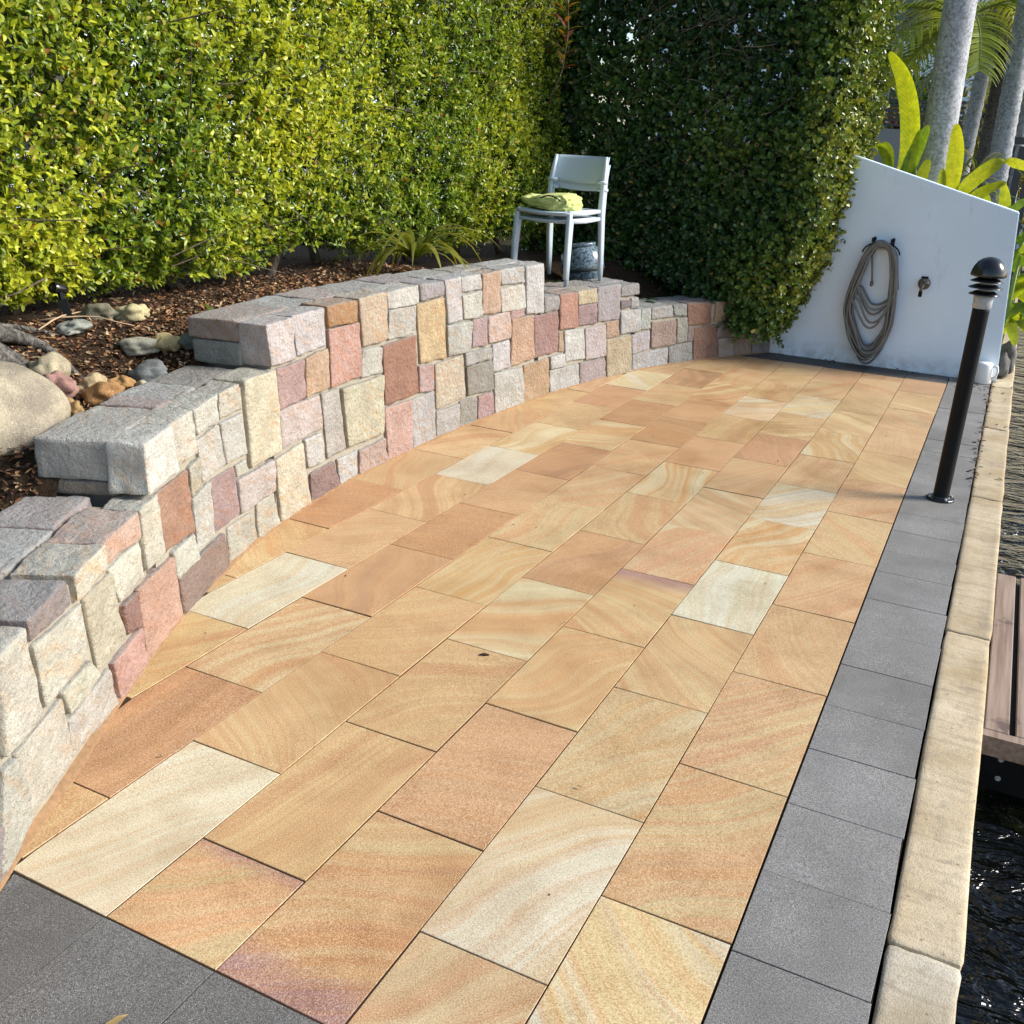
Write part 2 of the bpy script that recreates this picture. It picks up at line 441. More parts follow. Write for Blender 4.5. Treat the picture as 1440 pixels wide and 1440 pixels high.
STONES = """
1066 521 1201 524 1228 251 1050 253 225 220 200
1234 520 1448 516 1462 427 1234 442 172 157 158
1481 508 1684 500 1697 426 1485 421 235 228 200
1694 505 1959 495 1960 402 1706 429 235 188 160
1967 502 2114 483 2131 275 1990 288 225 220 195
1721 409 1958 395 1972 278 1784 274 230 228 205
1540 408 1741 391 1790 156 1582 160 215 205 170
1239 428 1520 403 1521 242 1257 254 225 222 200
1339 246 1530 233 1581 154 1376 157 220 218 190
1373 146 1650 135 1693 2 1365 41 215 208 195
1672 139 1897 132 1927 -5 1704 10 225 160 140
1786 263 1903 252 1899 137 1795 159 175 120 105
1906 258 2200 239 2250 -8 1932 6 225 165 132
2202 252 2387 247 2417 139 2225 147 215 215 195
2230 145 2636 148 2674 21 2260 -8 165 130 115
2120 489 2374 483 2397 250 2141 277 200 140 100
2406 367 2558 376 2566 165 2425 160 210 207 195
2563 379 2759 369 2793 166 2572 167 190 150 150
2384 488 2469 496 2485 391 2399 377 205 200 175
2044 708 2259 671 2304 503 2044 509 240 240 230
2271 668 2450 669 2471 511 2306 510 225 220 200
2467 662 2661 662 2659 576 2489 572 220 218 200
2674 660 2842 666 2850 572 2668 574 215 208 185
2868 673 3129 660 3160 313 2897 319 230 220 180
2468 555 2643 562 2697 400 2491 397 220 216 205
2666 562 2853 558 2864 391 2701 398 212 210 200
2772 367 2857 371 2889 313 2786 317 205 203 185
2785 307 3092 296 3106 159 2797 160 215 200 195
2685 151 2895 139 2941 5 2689 24 205 200 180
2934 156 3087 156 3133 8 2944 7 210 205 185
3106 291 3343 300 3405 9 3143 9 228 215 180
3162 487 3506 473 3529 316 3179 317 220 200 195
3362 305 3505 304 3543 163 3389 168 215 215 210
3406 137 3615 135 3671 3 3415 11 165 125 120
3644 135 3822 131 3836 3 3680 -8 208 208 208
3847 122 4086 127 4113 -7 3846 6 205 170 155
3520 475 3667 468 3723 166 3562 168 200 193 185
3695 460 4068 454 4070 159 3743 166 215 208 170
3064 865 3286 850 3298 675 3099 679 225 212 212
3295 853 3552 853 3565 683 3326 679 215 208 212
3567 872 3826 855 3834 748 3581 759 205 145 70
3581 752 3839 742 3870 487 3601 490 220 160 140
3143 659 3380 658 3376 491 3158 491 200 155 150
3384 661 3574 672 3582 489 3381 492 218 175 130
3840 856 4085 852 4112 624 3876 623 222 195 160
3876 610 4057 593 4063 466 3870 476 205 203 190
4060 595 4366 604 4407 295 4093 293 185 120 85
4083 282 4343 272 4361 1 4121 -1 220 170 155
4093 872 4385 854 4398 760 4114 766 222 220 210
4119 758 4367 756 4371 612 4120 617 208 205 195
4378 760 4649 764 4682 433 4424 442 225 190 120
4396 847 4629 851 4643 773 4414 772 180 172 180
4645 852 4806 848 4842 618 4690 618 215 212 218
4816 861 5024 848 5036 763 4827 770 210 210 208
4834 752 5030 758 5053 613 4854 617 212 212 200
5041 847 5233 842 5259 612 5058 621 218 175 140
5236 854 5503 851 5519 757 5249 767 200 200 200
5245 749 5520 744 5548 601 5270 608 215 212 200
5527 855 5740 845 5775 545 5565 560 210 210 212
4679 611 4941 602 4947 430 4699 440 195 198 192
4953 604 5108 603 5127 437 4958 444 195 160 165
5114 602 5372 605 5394 437 5138 442 220 190 180
5379 601 5537 602 5543 549 5384 549 205 165 165
5393 555 5645 544 5688 272 5408 262 215 165 125
5658 535 5954 539 5988 270 5701 270 180 130 125
4408 437 4555 422 4566 281 4418 290 205 165 165
4571 417 4860 422 4904 174 4593 164 212 195 165
4883 428 5177 417 5183 348 4893 355 185 182 178
4900 345 5184 338 5217 155 4928 176 160 155 145
5189 428 5382 432 5405 259 5215 261 212 210 218
5215 253 5556 235 5587 0 5249 -4 200 200 192
5045 148 5212 148 5236 -1 5049 6 195 150 155
4846 159 5039 146 5043 4 4861 5 165 162 152
4594 153 4841 147 4855 3 4611 0 188 184 180
4349 270 4561 271 4601 -10 4367 3 195 192 195
5572 242 5878 240 5907 -4 5584 3 205 165 115
5986 395 6039 395 6057 256 5995 265 205 170 130
6052 397 6295 390 6324 174 6087 183 210 212 208
6302 381 6555 383 6588 157 6339 164 205 190 195
5883 249 6065 244 6083 158 5900 164 205 205 205
5895 155 6254 147 6279 3 5920 -6 200 200 198
6267 148 6582 146 6611 -6 6287 -2 180 160 165
5769 651 5942 640 5960 549 5781 548 170 168 170
5954 646 6168 636 6206 404 5984 413 205 140 115
6181 639 6413 636 6426 544 6199 552 210 195 150
6194 542 6420 541 6446 402 6211 410 175 140 145
6419 639 6700 639 6723 403 6459 408 180 173 183
6708 631 6906 644 6925 562 6712 560 165 165 170
6716 533 6833 531 6842 477 6726 472 140 130 140
6839 538 6928 539 6939 469 6850 465 180 180 183
6567 389 6711 397 6734 283 6583 281 200 155 120
6721 457 6961 451 6980 293 6746 293 195 198 203
6577 274 6880 271 6923 -14 6618 -7 200 180 140
6975 449 7079 449 7103 300 6984 303 185 195 190
7093 448 7326 453 7367 366 7107 365 180 182 185
6890 269 7099 283 7120 145 6912 128 190 185 200
7110 343 7393 337 7424 146 7134 148 175 145 132
7405 345 7520 346 7544 162 7429 154 170 178 172
6920 119 7330 132 7357 11 6939 -2 185 190 200
7343 135 7613 157 7633 -3 7364 6 165 170 172
7539 272 7600 272 7619 161 7551 162 160 145 138
7616 262 7871 267 7926 -6 7646 0 175 125 100
7505 436 7775 429 7802 276 7537 286 175 120 92
7340 447 7497 446 7511 360 7367 370 160 165 160
7912 152 8081 153 8111 -7 7939 -2 190 178 168
8089 148 8293 124 8318 -4 8124 -3 190 160 142
8299 162 8497 188 8537 -1 8324 0 165 152 160
1026 237 1089 229 1130 37 950 -8 205 203 185
1096 234 1353 226 1363 32 1131 39 222 215 195
"""
# ------------------------------------------------------------------ wall curve (plan)
CF6 = [-0.00023981234472483692, 0.005392097230268509, -0.04436932516533614, 0.15943248591855239, -0.14820630030454723, -0.47238071070946697, -1.4946916897095477]
YY = np.linspace(-.9, 7.4, 800); XX = np.polyval(CF6, YY)
_i0 = int(np.searchsorted(YY, 0.0)); _sl = np.polyval(np.polyder(CF6), YY[_i0])
XX[:_i0] = XX[_i0] + (YY[:_i0] - YY[_i0]) * _sl
SS = np.concatenate([[0], np.cumsum(np.hypot(np.diff(XX), np.diff(YY)))])
SMAX = SS[-1]
def cpos(s):
    if s < 0:
        t = np.array([XX[1] - XX[0], YY[1] - YY[0]]); t /= np.hypot(*t)
        return XX[0] + t[0] * s, YY[0] + t[1] * s, t[0], t[1]
    if s > SMAX:
        t = np.array([XX[-1] - XX[-2], YY[-1] - YY[-2]]); t /= np.hypot(*t)
        return XX[-1] + t[0] * (s - SMAX), YY[-1] + t[1] * (s - SMAX), t[0], t[1]
    x = np.interp(s, SS, XX); y = np.interp(s, SS, YY)
    x2 = np.interp(min(s + .02, SMAX), SS, XX); y2 = np.interp(min(s + .02, SMAX), SS, YY)
    x1 = np.interp(max(s - .02, 0), SS, XX); y1 = np.interp(max(s - .02, 0), SS, YY)
    l = math.hypot(x2 - x1, y2 - y1)
    return x, y, (x2 - x1) / l, (y2 - y1) / l
def wp(s, n, z):
    """point at distance s along the wall, n in front (+) or behind (-) its face, height z"""
    x, y, tx, ty = cpos(s)
    return Vector((x + ty * n, y - tx * n, z))
def xcurve(y):
    return float(np.interp(y, YY, XX))

# ------------------------------------------------------------------ ground, water
g = MB(); g.box(-120, 0.285, -30, 160, -.5, -.035); ground = g.build('ground', M_SOIL); tag(ground, 'dark garden soil lying under the whole yard', None, None, 'structure')
w_ = mesh_obj('water', [(.30, -40, -.46), (120, -40, -.46), (120, 160, -.46), (.30, 160, -.46)], [(0, 1, 2, 3)], M_WATER)
tag(w_, 'dark rippled canal water beyond the kerb', None, None, 'structure')
fb = MB(); fb.box(26, 120, -40, 160, -.7, .25); fbo = fb.build('far_bank', M_SOIL); tag(fbo, 'low bank on the other side of the canal', None, None, 'structure')

# ------------------------------------------------------------------ sandstone patio
HM = .290430
PT = {(4, 0): 'P', (3, 0): 'Q', (2, 0): 'R', (5, 0): 'n', (5, 1): 'd', (3, 1): 'n', (4, 2): 's', (2, 2): 'p', (1, 1): 'W', (1, 0): 'B', (0, 0): 'W', (0, 2): 'b', (3, 3): 'n', (2, 4): 'b', (1, 3): 'B', (0, 4): 'b', (5, 3): 'S', (4, 4): 's', (3, 5): 'H', (2, 6): 'K', (1, 5): 'b', (0, 6): 'n', (6, 4): 'P', (6, 2): 'n', (5, 5): 'd', (4, 6): 'C', (3, 7): 'd', (2, 8): 'B', (1, 7): 'P', (0, 8): 'n', (5, 7): 'o', (4, 8): 'n', (3, 9): 'n', (2, 10): 'B', (1, 9): 'C', (0, 10): 'n', (6, 6): 's', (5, 9): 'p', (4, 10): 'n', (3, 11): 'C', (2, 12): 'b', (1, 11): 'W', (0, 12): 'n', (6, 10): 'P', (5, 11): 'd', (4, 12): 'n', (3, 13): 'p', (2, 16): 'b', (1, 13): 'n', (1, 15): 'C', (6, 12): 'C', (5, 13): 'H', (3, 17): 'W', (4, 14): 'o', (5, 15): 'o', (7, 13): 'b', (6, 18): 'W', (0, 14): 'b', (0, 18): 'b', (1, 17): 'b', (2, 18): 'W', (4, 18): 'b', (3, 19): 'n', (2, 22): 'p', (1, 19): 'n', (0, 20): 'b', (0, 22): 'p', (7, 5): 'b'}
BUFF = (.490, .290, .138); PALE = (.555, .488, .300); WHITE = (.570, .545, .420); BROWN = (.400, .225, .108)
PINK = (.485, .297, .155); ORANGE = (.430, .240, .105); PURP = (.300, .165, .150); CREAM = (.550, .428, .225)
# base colour, band colour, amount, angle, scale
STY = {'n': (BUFF, CREAM, .55, .4, 11), 'd': ((.415, .240, .122), BUFF, .60, .1, 12), 's': (BUFF, CREAM, .50, .9, 16), 'p': (PINK, BUFF, .55, 1.2, 11),
       'o': (ORANGE, BROWN, .7, 1.45, 8), 'b': (CREAM, BUFF, .95, .75, 9), 'B': (PALE, BUFF, .90, .55, 9), 'W': (WHITE, CREAM, .95, .9, 7),
       'C': (PALE, (.50, .27, .10), .80, .35, 13), 'P': (WHITE, PALE, .50, .3, 5), 'S': (PALE, ORANGE, .78, .30, 9), 'H': (PALE, BUFF, .95, 1.35, 4),
       'K': (BUFF, CREAM, .75, 1.5, 7), 'Q': (CREAM, (.53, .33, .17), .9, 1.2, 9), 'R': (CREAM, ORANGE, .90, 1.45, 8)}
def prism(name, poly, z0, z1, mat, parent, bev=.0025, tilt=(0, 0)):
    cx = sum(p[0] for p in poly) / len(poly); cy = sum(p[1] for p in poly) / len(poly)
    n = len(poly); vs = []
    def zz(p): return z1 + (p[0] - cx) * tilt[0] + (p[1] - cy) * tilt[1]
    def inset(p, d):
        l = math.hypot(p[0] - cx, p[1] - cy); k = max(0, 1 - d / max(l, 1e-4)); return cx + (p[0] - cx) * k, cy + (p[1] - cy) * k
    for p in poly: vs.append((p[0] - cx, p[1] - cy, z0))
    for p in poly: vs.append((p[0] - cx, p[1] - cy, zz(p) - bev))
    for p in poly:
        q = inset(p, bev * 1.6); vs.append((q[0] - cx, q[1] - cy, zz(p)))
    fs = []
    for L in range(2):
        for i in range(n):
            j = (i + 1) % n; fs.append((L * n + i, L * n + j, (L + 1) * n + j, (L + 1) * n + i))
    fs.append(tuple(2 * n + i for i in range(n)))
    o = mesh_obj(name, vs, fs, mat)
    o.location = (cx, cy, 0)
    o.matrix_basis = Matrix.Translation((cx, cy, 0))
    if parent is not None: o.parent = parent
    return o
bedv = []
ysb = np.linspace(-.002, 6.87, 60)
bedv = [(xcurve(y) - .06, y, -.0026) for y in ysb] + [(.0, y, -.0026) for y in ysb]
nb = len(ysb)
patio = mesh_obj('patio', bedv, [(i, nb + i, nb + i + 1, i + 1) for i in range(nb - 1)], M_BED)
tag(patio, 'patio of banded sandstone pavers between the curved stone wall and the canal kerb', None, None, 'structure')
JG = .0019
def cell(x0, x1, y0, y1):
    ys = np.linspace(y0, y1, 9); L = []; Rr = []
    for y in ys:
        xl = max(x0, xcurve(y) + .004)
        if xl < x1 - .006: L.append((xl, y)); Rr.append((x1, y))
    if len(L) < 2: return None
    # drop collinear
    def simp(P):
        out = [P[0]]
        for i in range(1, len(P) - 1):
            a, b, c = out[-1], P[i], P[i + 1]
            if abs((b[0] - a[0]) * (c[1] - a[1]) - (c[0] - a[0]) * (b[1] - a[1])) > 1e-6: out.append(b)
        out.append(P[-1]); return out
    return simp(Rr) + simp(L)[::-1]
YEND = 6.862
for c in range(0, 9):
    ms = [0] + ([m for m in range(1, 26) if m % 2 == c % 2]) if c % 2 else [m for m in range(0, 26) if m % 2 == 0]
    for m0, m1 in zip(ms[:-1], ms[1:]):
        y0, y1 = m0 * HM, min(m1 * HM, YEND)
        if y0 >= YEND - .03: continue
        poly = cell(-.3 * (c + 1) + JG, -.3 * c - JG, y0 + JG, y1 - JG)
        if poly is None: continue
        rr = random.Random(c * 100 + m0)
        poly = [(px + rr.uniform(-.0012, .0012), py + rr.uniform(-.0014, .0014)) for px, py in poly]
        ty = PT.get((c, m0)) or rr.choice('nnndbsnpo')
        bc0, bc1, am, an, sc_ = STY[ty]
        o = prism('sandstone_paver', poly, -.011, rr.uniform(-.0012, .0012), M_PAVER, patio, .0009, (rr.uniform(-.003, .003), rr.uniform(-.002, .002)))
        v = rr.uniform(.86, 1.06); h = rr.uniform(-.05, .03)
        o.color = (bc0[0] * v, bc0[1] * (v + h), bc0[2] * (v + h * 1.5), 1)
        o['band_colour'] = [float(x * rr.uniform(.93, 1.06)) for x in bc1]
        o['band_amount'] = float(am * rr.uniform(.8, 1.1)); o['band_scale'] = float(sc_ * rr.uniform(.8, 1.25))
        o['purple_end'] = {'Q': 5.2, 'K': 3.1, 'R': -3.1}.get(ty, 0.0) * 1.25
        o['band_angle'] = float(an * rr.choice((1, 1, -1)) + rr.uniform(-.35, .35))

# ------------------------------------------------------------------ granite border
gb = MB()
gb.add([(.0, -1.5, -.014), (.292, -1.5, -.014), (.292, 7.3, -.014), (.0, 7.3, -.014)], [(0, 1, 2, 3)])
gb.add([(-1.75, 6.872, -.014), (-.001, 6.872, -.014), (-.001, 7.3, -.014), (-1.75, 7.3, -.014)], [(0, 1, 2, 3)])
gb.add([(-2.4, -1.5, -.014), (-.001, -1.5, -.014), (-.001, -.003, -.014), (-2.4, -.003, -.014)], [(0, 1, 2, 3)])
border = gb.build('granite_border', M_BED); tag(border, 'grey granite paving bordering the sandstone patio', None, None, 'structure')
jy = [-1.2 + .29 * i for i in range(6)]
jy = [-1.2, -.91, -.62, -.33, -.02, .272, .566, .849, 1.140, 1.424, 1.694, 1.985, 2.283, 2.577, 2.874, 3.123, 3.40, 3.671, 4.013, 4.30, 4.58, 4.87, 5.15, 5.436, 5.74, 6.036, 6.381, 6.66, 6.93, 7.165]
def gran(poly, base, rr, z=0):
    o = prism('granite_paver', poly, -.0135, z + rr.uniform(-.0015, .001), M_GRAN, border, .0008, (rr.uniform(-.003, .003), rr.uniform(-.003, .003)))
    v = base * rr.uniform(.86, 1.12); o.color = (v * 1.04, v * 1.0, v * .945, 1); return o
for i in range(len(jy) - 1):
    rr = random.Random(900 + i)
    gran([(.004, jy[i] + .0012), (.291 + rr.uniform(-.003, .003), jy[i] + .0012), (.291 + rr.uniform(-.004, .004), jy[i + 1] - .0012), (.004, jy[i + 1] - .0012)], .175, rr)
for i in range(0, 6):
    rr = random.Random(950 + i)
    gran([(-.3 * i - .302 + .002, 6.866), (-.3 * i - .002 - .001, 6.866), (-.3 * i - .003, 7.16), (-.3 * i - .3, 7.16)], .05, rr)
for i in range(0, 7):
    for j in range(3):
        rr = random.Random(980 + i * 7 + j)
        y1 = -.0045 - .6 * j; y0 = y1 - .597
        if j == 0 and i == 6: continue
        x0 = -.3 * (i + 1); x1 = -.3 * i - .002
        if j == 0:
            poly = [(x1, y0), (x1, y1), (max(x0 + .001, xcurve(y1) + .004), y1), (x0 + .001, y0)] if i < 5 else None
            if i == 4: poly = [(x1, y0), (x1, y1), (-1.476, y1), (-1.36, -.26), (-1.21, y0)]
            if poly is None: continue
        else: poly = [(x1, y0), (x1, y1), (x0 + .001, y1), (x0 + .001, y0)]
        gran(poly, .105, rr)

# ------------------------------------------------------------------ concrete kerb of the canal wall
kb = MB(); kb.box(.312, .44, -6, 40, -1.2, -.13); kerb = kb.build('kerb', M_CONC)
kerb.color = (.8, .8, .8, 1)
tag(kerb, 'concrete canal kerb running beside the grey granite strip', None, None, 'structure')
kj = [-3.0, -1.1, .761, 2.46, 4.15, 5.68, 7.0, 8.4, 9.9, 11.6, 13.5]
def rock_box(name, size, mapf, mat, parent, r=.012, amp=.006, seed=0, div=(0, .06, .22, .41, .6, .78, .94, 1), freq=9.0, smooth=True):
    """box with rounded arrises and an uneven face; size in metres, mapf maps local metric (x,y,z) into the world"""
    W, D, H = size; cache = {}; vs = []; fs = []
    r = min(r, W * .35, D * .35, H * .35); so = Vector((seed * 3.17 % 91, seed * 7.31 % 57, seed * 1.7 % 43))
    def vert(ix, iy, iz, n):
        k = (ix, iy, iz)
        if k in cache: return cache[k]
        p = Vector((div[ix] * W, div[iy] * D, div[iz] * H))
        c = Vector((min(max(p.x, r), W - r), min(max(p.y, r), D - r), min(max(p.z, r), H - r)))
        d = p - c
        q = c + d.normalized() * r if d.length > 1e-9 else p
        nn = d.normalized() if d.length > 1e-9 else Vector((0, 0, 0))
        nv = noise.noise(q * freq + so) * .65 + noise.noise(q * freq * 2.7 + so) * .35
        q = q + nn * (nv * amp)
        q = q + Vector((noise.noise(q * 6 + so + Vector((9, 0, 0))), noise.noise(q * 6 + so + Vector((0, 9, 0))), noise.noise(q * 6 + so + Vector((0, 0, 9))))) * amp * .22
        cache[k] = len(vs); vs.append(mapf(q)); return cache[k]
    n = len(div) - 1
    for a in range(n):
        for b in range(n):
            fs.append((vert(a, 0, b, 0), vert(a + 1, 0, b, 0), vert(a + 1, 0, b + 1, 0), vert(a, 0, b + 1, 0)))
            fs.append((vert(a, n, b, 0), vert(a, n, b + 1, 0), vert(a + 1, n, b + 1, 0), vert(a + 1, n, b, 0)))
            fs.append((vert(0, a, b, 0), vert(0, a, b + 1, 0), vert(0, a + 1, b + 1, 0), vert(0, a + 1, b, 0)))
            fs.append((vert(n, a, b, 0), vert(n, a + 1, b, 0), vert(n, a + 1, b + 1, 0), vert(n, a, b + 1, 0)))
            fs.append((vert(a, b, 0, 0), vert(a, b + 1, 0, 0), vert(a + 1, b + 1, 0, 0), vert(a + 1, b, 0, 0)))
            fs.append((vert(a, b, n, 0), vert(a + 1, b, n, 0), vert(a + 1, b + 1, n, 0), vert(a, b + 1, n, 0)))
    return mesh_obj(name, vs, fs, mat, parent, smooth)
for i in range(len(kj) - 1):
    y0, y1 = kj[i] + .004, kj[i + 1] - .004
    o = rock_box('kerb_block', (.150, y1 - y0, .14), lambda q, y0=y0: Vector((.2985 + q.x, y0 + q.y, -.142 + q.z)), M_CONC, kerb, .010, .009, 500 + i, (0, .012, .05, .13, .3, .5, .7, .87, .95, .988, 1), 14)
    v = random.Random(i).uniform(.92, 1.05); o.color = (v, v * .99, v * .96, 1) if y0 < .7 else (v * 1.0, v * .90, v * .74, 1)

# ------------------------------------------------------------------ curved retaining wall of sandstone blocks
LEV = [(-.6, 2.044, .497), (2.044, 3.070, .672), (3.070, 5.740, .853), (5.740, 6.915, .641), (6.915, 8.62, .449)]
wall = thing('retaining_wall', (-2.2, 3.4, 0), 'curved stepped retaining wall of multicoloured sandstone blocks beside the patio', 'wall')
mo = MB()
for (a, b, zt) in LEV:
    aa = a + (.05 if zt > .6 and a < 4 else .02); bb = b - .03
    ss_ = np.linspace(aa, bb, max(3, int((bb - aa) / .12))); k = len(ss_)
    vs = []
    for s in ss_:
        vs += [wp(s, -.013, -.05), wp(s, -.013, zt - .022), wp(s, -.335, zt - .022), wp(s, -.335, -.05)]
    fs = []
    for i in range(k - 1):
        for q in range(4):
            q2 = (q + 1) % 4; fs.append((i * 4 + q, (i + 1) * 4 + q, (i + 1) * 4 + q2, i * 4 + q2))
    fs.append((0, 1, 2, 3)); fs.append(tuple((k - 1) * 4 + q for q in (3, 2, 1, 0)))
    mo.add(vs, fs)
mo.build('mortar', M_MORTAR, wall)
KALB = .73
def scol(o, rgb, k=KALB):
    l = lin(rgb); m_ = .3 * l[0] + .55 * l[1] + .15 * l[2]
    l = [v * .62 + m_ * c * .38 for v, c in zip(l, (1.01, 1.0, .965))]
    o.color = (l[0] * k, l[1] * k, l[2] * k, 1)
cnt = 0
def quad_stone(q, rgb, depth, rr, amp=.010):
    global cnt; cnt += 1
    TL, TR, BR, BL = q
    W = ((TR[0] - TL[0]) + (BR[0] - BL[0])) / 2; H = ((TL[1] - BL[1]) + (TR[1] - BR[1])) / 2
    pr = rr.uniform(-.002, .008)
    def mapf(p):
        u = p.x / W; v = p.z / H
        s = (BL[0] * (1 - u) + BR[0] * u) * (1 - v) + (TL[0] * (1 - u) + TR[0] * u) * v
        z = (BL[1] * (1 - u) + BR[1] * u) * (1 - v) + (TL[1] * (1 - u) + TR[1] * u) * v
        return wp(s, pr - p.y, z)
    o = rock_box('stone', (W, depth, H), mapf, M_BLOCK, wall, rr.uniform(.004, .009), amp, cnt, (0, .035, .10, .20, .31, .42, .54, .66, .77, .87, .95, .985, 1), 16)
    scol(o, rgb); return o
rr = random.Random(5)
ends = [2.044, 3.07, 5.74, 6.915]
def level(s):
    for (a, b, zt) in LEV:
        if a <= s < b: return zt
    return .449
for ln_ in STONES.strip().splitlines():
    v = list(map(int, ln_.split())); q = [[v[2 * i] / 1000, v[2 * i + 1] / 1000] for i in range(4)]; rgb = v[8:]
    zt = level((q[0][0] + q[1][0]) / 2)
    for i in (0, 1):
        if q[i][1] > zt - .03: q[i][1] = zt + rr.uniform(-.006, .004)
    for i in (2, 3):
        if q[i][1] < .03: q[i][1] = -.012
    e = .0012
    q[0][0] -= e; q[3][0] -= e; q[1][0] += e; q[2][0] += e; q[0][1] += e; q[1][1] += e
    top = q[0][1] > zt - .03
    quad_stone([tuple(p) for p in q], rgb, (rr.uniform(.115, .14) if q[0][0] > 1.96 else .165) if top else .09, rr)
# courses outside the picture or behind the foliage
PALS = [(225, 220, 200), (215, 208, 195), (190, 150, 150), (218, 175, 130), (205, 203, 190), (172, 157, 158), (220, 200, 195)]
def fill(s0, s1, rows, dep=.12):
    for (z0, z1) in rows:
        s = s0 + rr.uniform(-.0, .04)
        while s < s1 - .06:
            wd = min(rr.uniform(.13, .30), s1 - s)
            if s1 - (s + wd) < .08: wd = s1 - s
            quad_stone([(s + .004, z1 - .004), (s + wd - .004, z1 - .004), (s + wd - .004, z0 + .004), (s + .004, z0 + .004)], rr.choice(PALS), dep, rr)
            s += wd
fill(-.5, 1.00, [(-.01, .13), (.13, .25), (.25, .395), (.395, .497)], .16)
fill(7.81, 8.53, [(.29, .447)]); fill(7.88, 8.50, [(.165, .29)])
# end stones and back capping stones, given as (s0, s1, n0, n1, z0, z1, colour)
CAPS = [(2.048, 2.335, -.335, -.106, .545, .675, (205, 200, 190)), (2.34, 2.435, -.33, -.112, .57, .668, (205, 203, 195)), (2.44, 2.55, -.325, -.120, .58, .671, (200, 165, 160)),
        (2.555, 2.76, -.335, -.130, .58, .668, (200, 202, 202)), (2.765, 3.062, -.34, -.138, .58, .666, (150, 135, 125)),
        (2.050, 2.30, -.33, -.10, .497, .541, (170, 155, 135)),
        (3.072, 3.43, -.345, -.118, .772, .855, (195, 165, 150)), (3.074, 3.40, -.33, -.118, .672, .766, (165, 170, 165)),
        (3.435, 3.70, -.36, -.135, .77, .850, (195, 197, 195)), (3.705, 3.99, -.37, -.135, .77, .853, (205, 180, 175)), (3.995, 4.33, -.36, -.135, .77, .851, (188, 186, 190)),
        (4.335, 4.64, -.36, -.138, .77, .853, (185, 165, 172)), (4.645, 4.96, -.34, -.138, .77, .851, (190, 192, 186)), (4.965, 5.30, -.30, -.138, .77, .853, (195, 185, 170)), (5.305, 5.735, -.27, -.138, .77, .855, (205, 205, 202)),
        (5.745, 6.02, -.35, -.138, .56, .641, (170, 168, 172)), (6.025, 6.36, -.36, -.138, .56, .643, (180, 150, 138)), (6.365, 6.66, -.34, -.138, .56, .640, (170, 160, 155)), (6.665, 6.91, -.31, -.138, .56, .642, (175, 176, 180)),
        (6.92, 7.28, -.34, -.138, .36, .449, (165, 170, 172)), (7.285, 7.7, -.34, -.138, .36, .447, (150, 152, 150)), (7.705, 8.12, -.34, -.138, .36, .448, (170, 160, 150)), (8.125, 8.55, -.34, -.138, .36, .449, (165, 165, 160)),
        (1.79, 2.040, -.37, -.172, .41, .498, (190, 175, 178)), (1.50, 1.785, -.37, -.172, .41, .496, (205, 206, 205)), (1.20, 1.495, -.38, -.172, .41, .499, (180, 172, 172)), (.85, 1.195, -.38, -.172, .41, .497, (205, 200, 190)), (.45, .845, -.38, -.172, .41, .498, (200, 170, 165)), (.0, .445, -.38, -.172, .41, .497, (205, 203, 198)), (-.5, -.005, -.38, -.172, .41, .498, (185, 180, 178))]
for (s0, s1, n0, n1, z0, z1, rgb) in CAPS:
    cnt += 1
    o = rock_box('stone', (s1 - s0, n1 - n0, z1 - z0), lambda p, s0=s0, n1=n1, z0=z0: wp(s0 + p.x, n1 - p.y, z0 + p.z), M_BLOCK, wall, .007, .009, cnt, (0, .04, .12, .25, .38, .52, .66, .79, .89, .96, 1), 14)
    scol(o, rgb)
# fillet of orange sand along the foot of the wall
gm = MB(); ss_ = np.linspace(.0, 8.5, 260); vs = []
for i, s in enumerate(ss_):
    w = max(.002, .003 + .016 * noise.noise(Vector((s * 4, 3, 1))) + .008 * noise.noise(Vector((s * 23, 0, 4))))
    h = .005 + .010 * abs(noise.noise(Vector((s * 9, 7, 2))))
    vs += [wp(s, -.024, h + .008), wp(s, .004 + w * .4, h * .75), wp(s, .006 + w, -.001)]
k = len(ss_)
gm.add(vs, [(i * 3 + q, i * 3 + q + 1, (i + 1) * 3 + q + 1, (i + 1) * 3 + q) for i in range(k - 1) for q in range(2)])
gm.build('grout_fillet', M_GROUT, wall, True)

# ------------------------------------------------------------------ planting bed behind the wall
def smooth(a, b, x):
    t = min(1, max(0, (x - a) / (b - a))); return t * t * (3 - 2 * t)
def bedz(s, d):
    # height of the soil at s along and d behind the wall face
    lv = .40
    for (a, zt, w) in ((2.02, .60, .10), (3.10, .755, .25), (5.72, .585, .15), (6.9, .40, .15)):
        lv = lv + (zt - lv) * smooth(a - w, a + w, s)
    far = .40 + (.76 - .40) * smooth(1.2, 2.0, s); far = far + (.66 - far) * smooth(5.2, 6.4, s)
    z = lv + (far - lv) * smooth(.38, .95, d)
    return z + .018 * noise.noise(Vector((s * 2.2, d * 2.2, 3))) + .010 * noise.noise(Vector((s * 7, d * 7, 1)))
sl_ = np.linspace(-.6, 9.3, 150); dl = np.concatenate([np.linspace(.27, 1.6, 34), np.linspace(1.7, 6, 18)])
vs = [wp(s, -d, bedz(s, d)) for s in sl_ for d in dl]; nd = len(dl)
bed = mesh_obj('planting_bed', vs, [(i * nd + j, i * nd + j + 1, (i + 1) * nd + j + 1, (i + 1) * nd + j) for i in range(len(sl_) - 1) for j in range(nd - 1)], M_SOIL, None, True)
tag(bed, 'dark soil of the raised planting bed behind the stone wall', None, None, 'structure')
def bed_at(x, y):
    d2 = (XX - x) ** 2 + (YY - y) ** 2; i = int(np.argmin(d2)); return bedz(SS[i], math.sqrt(d2[i]))

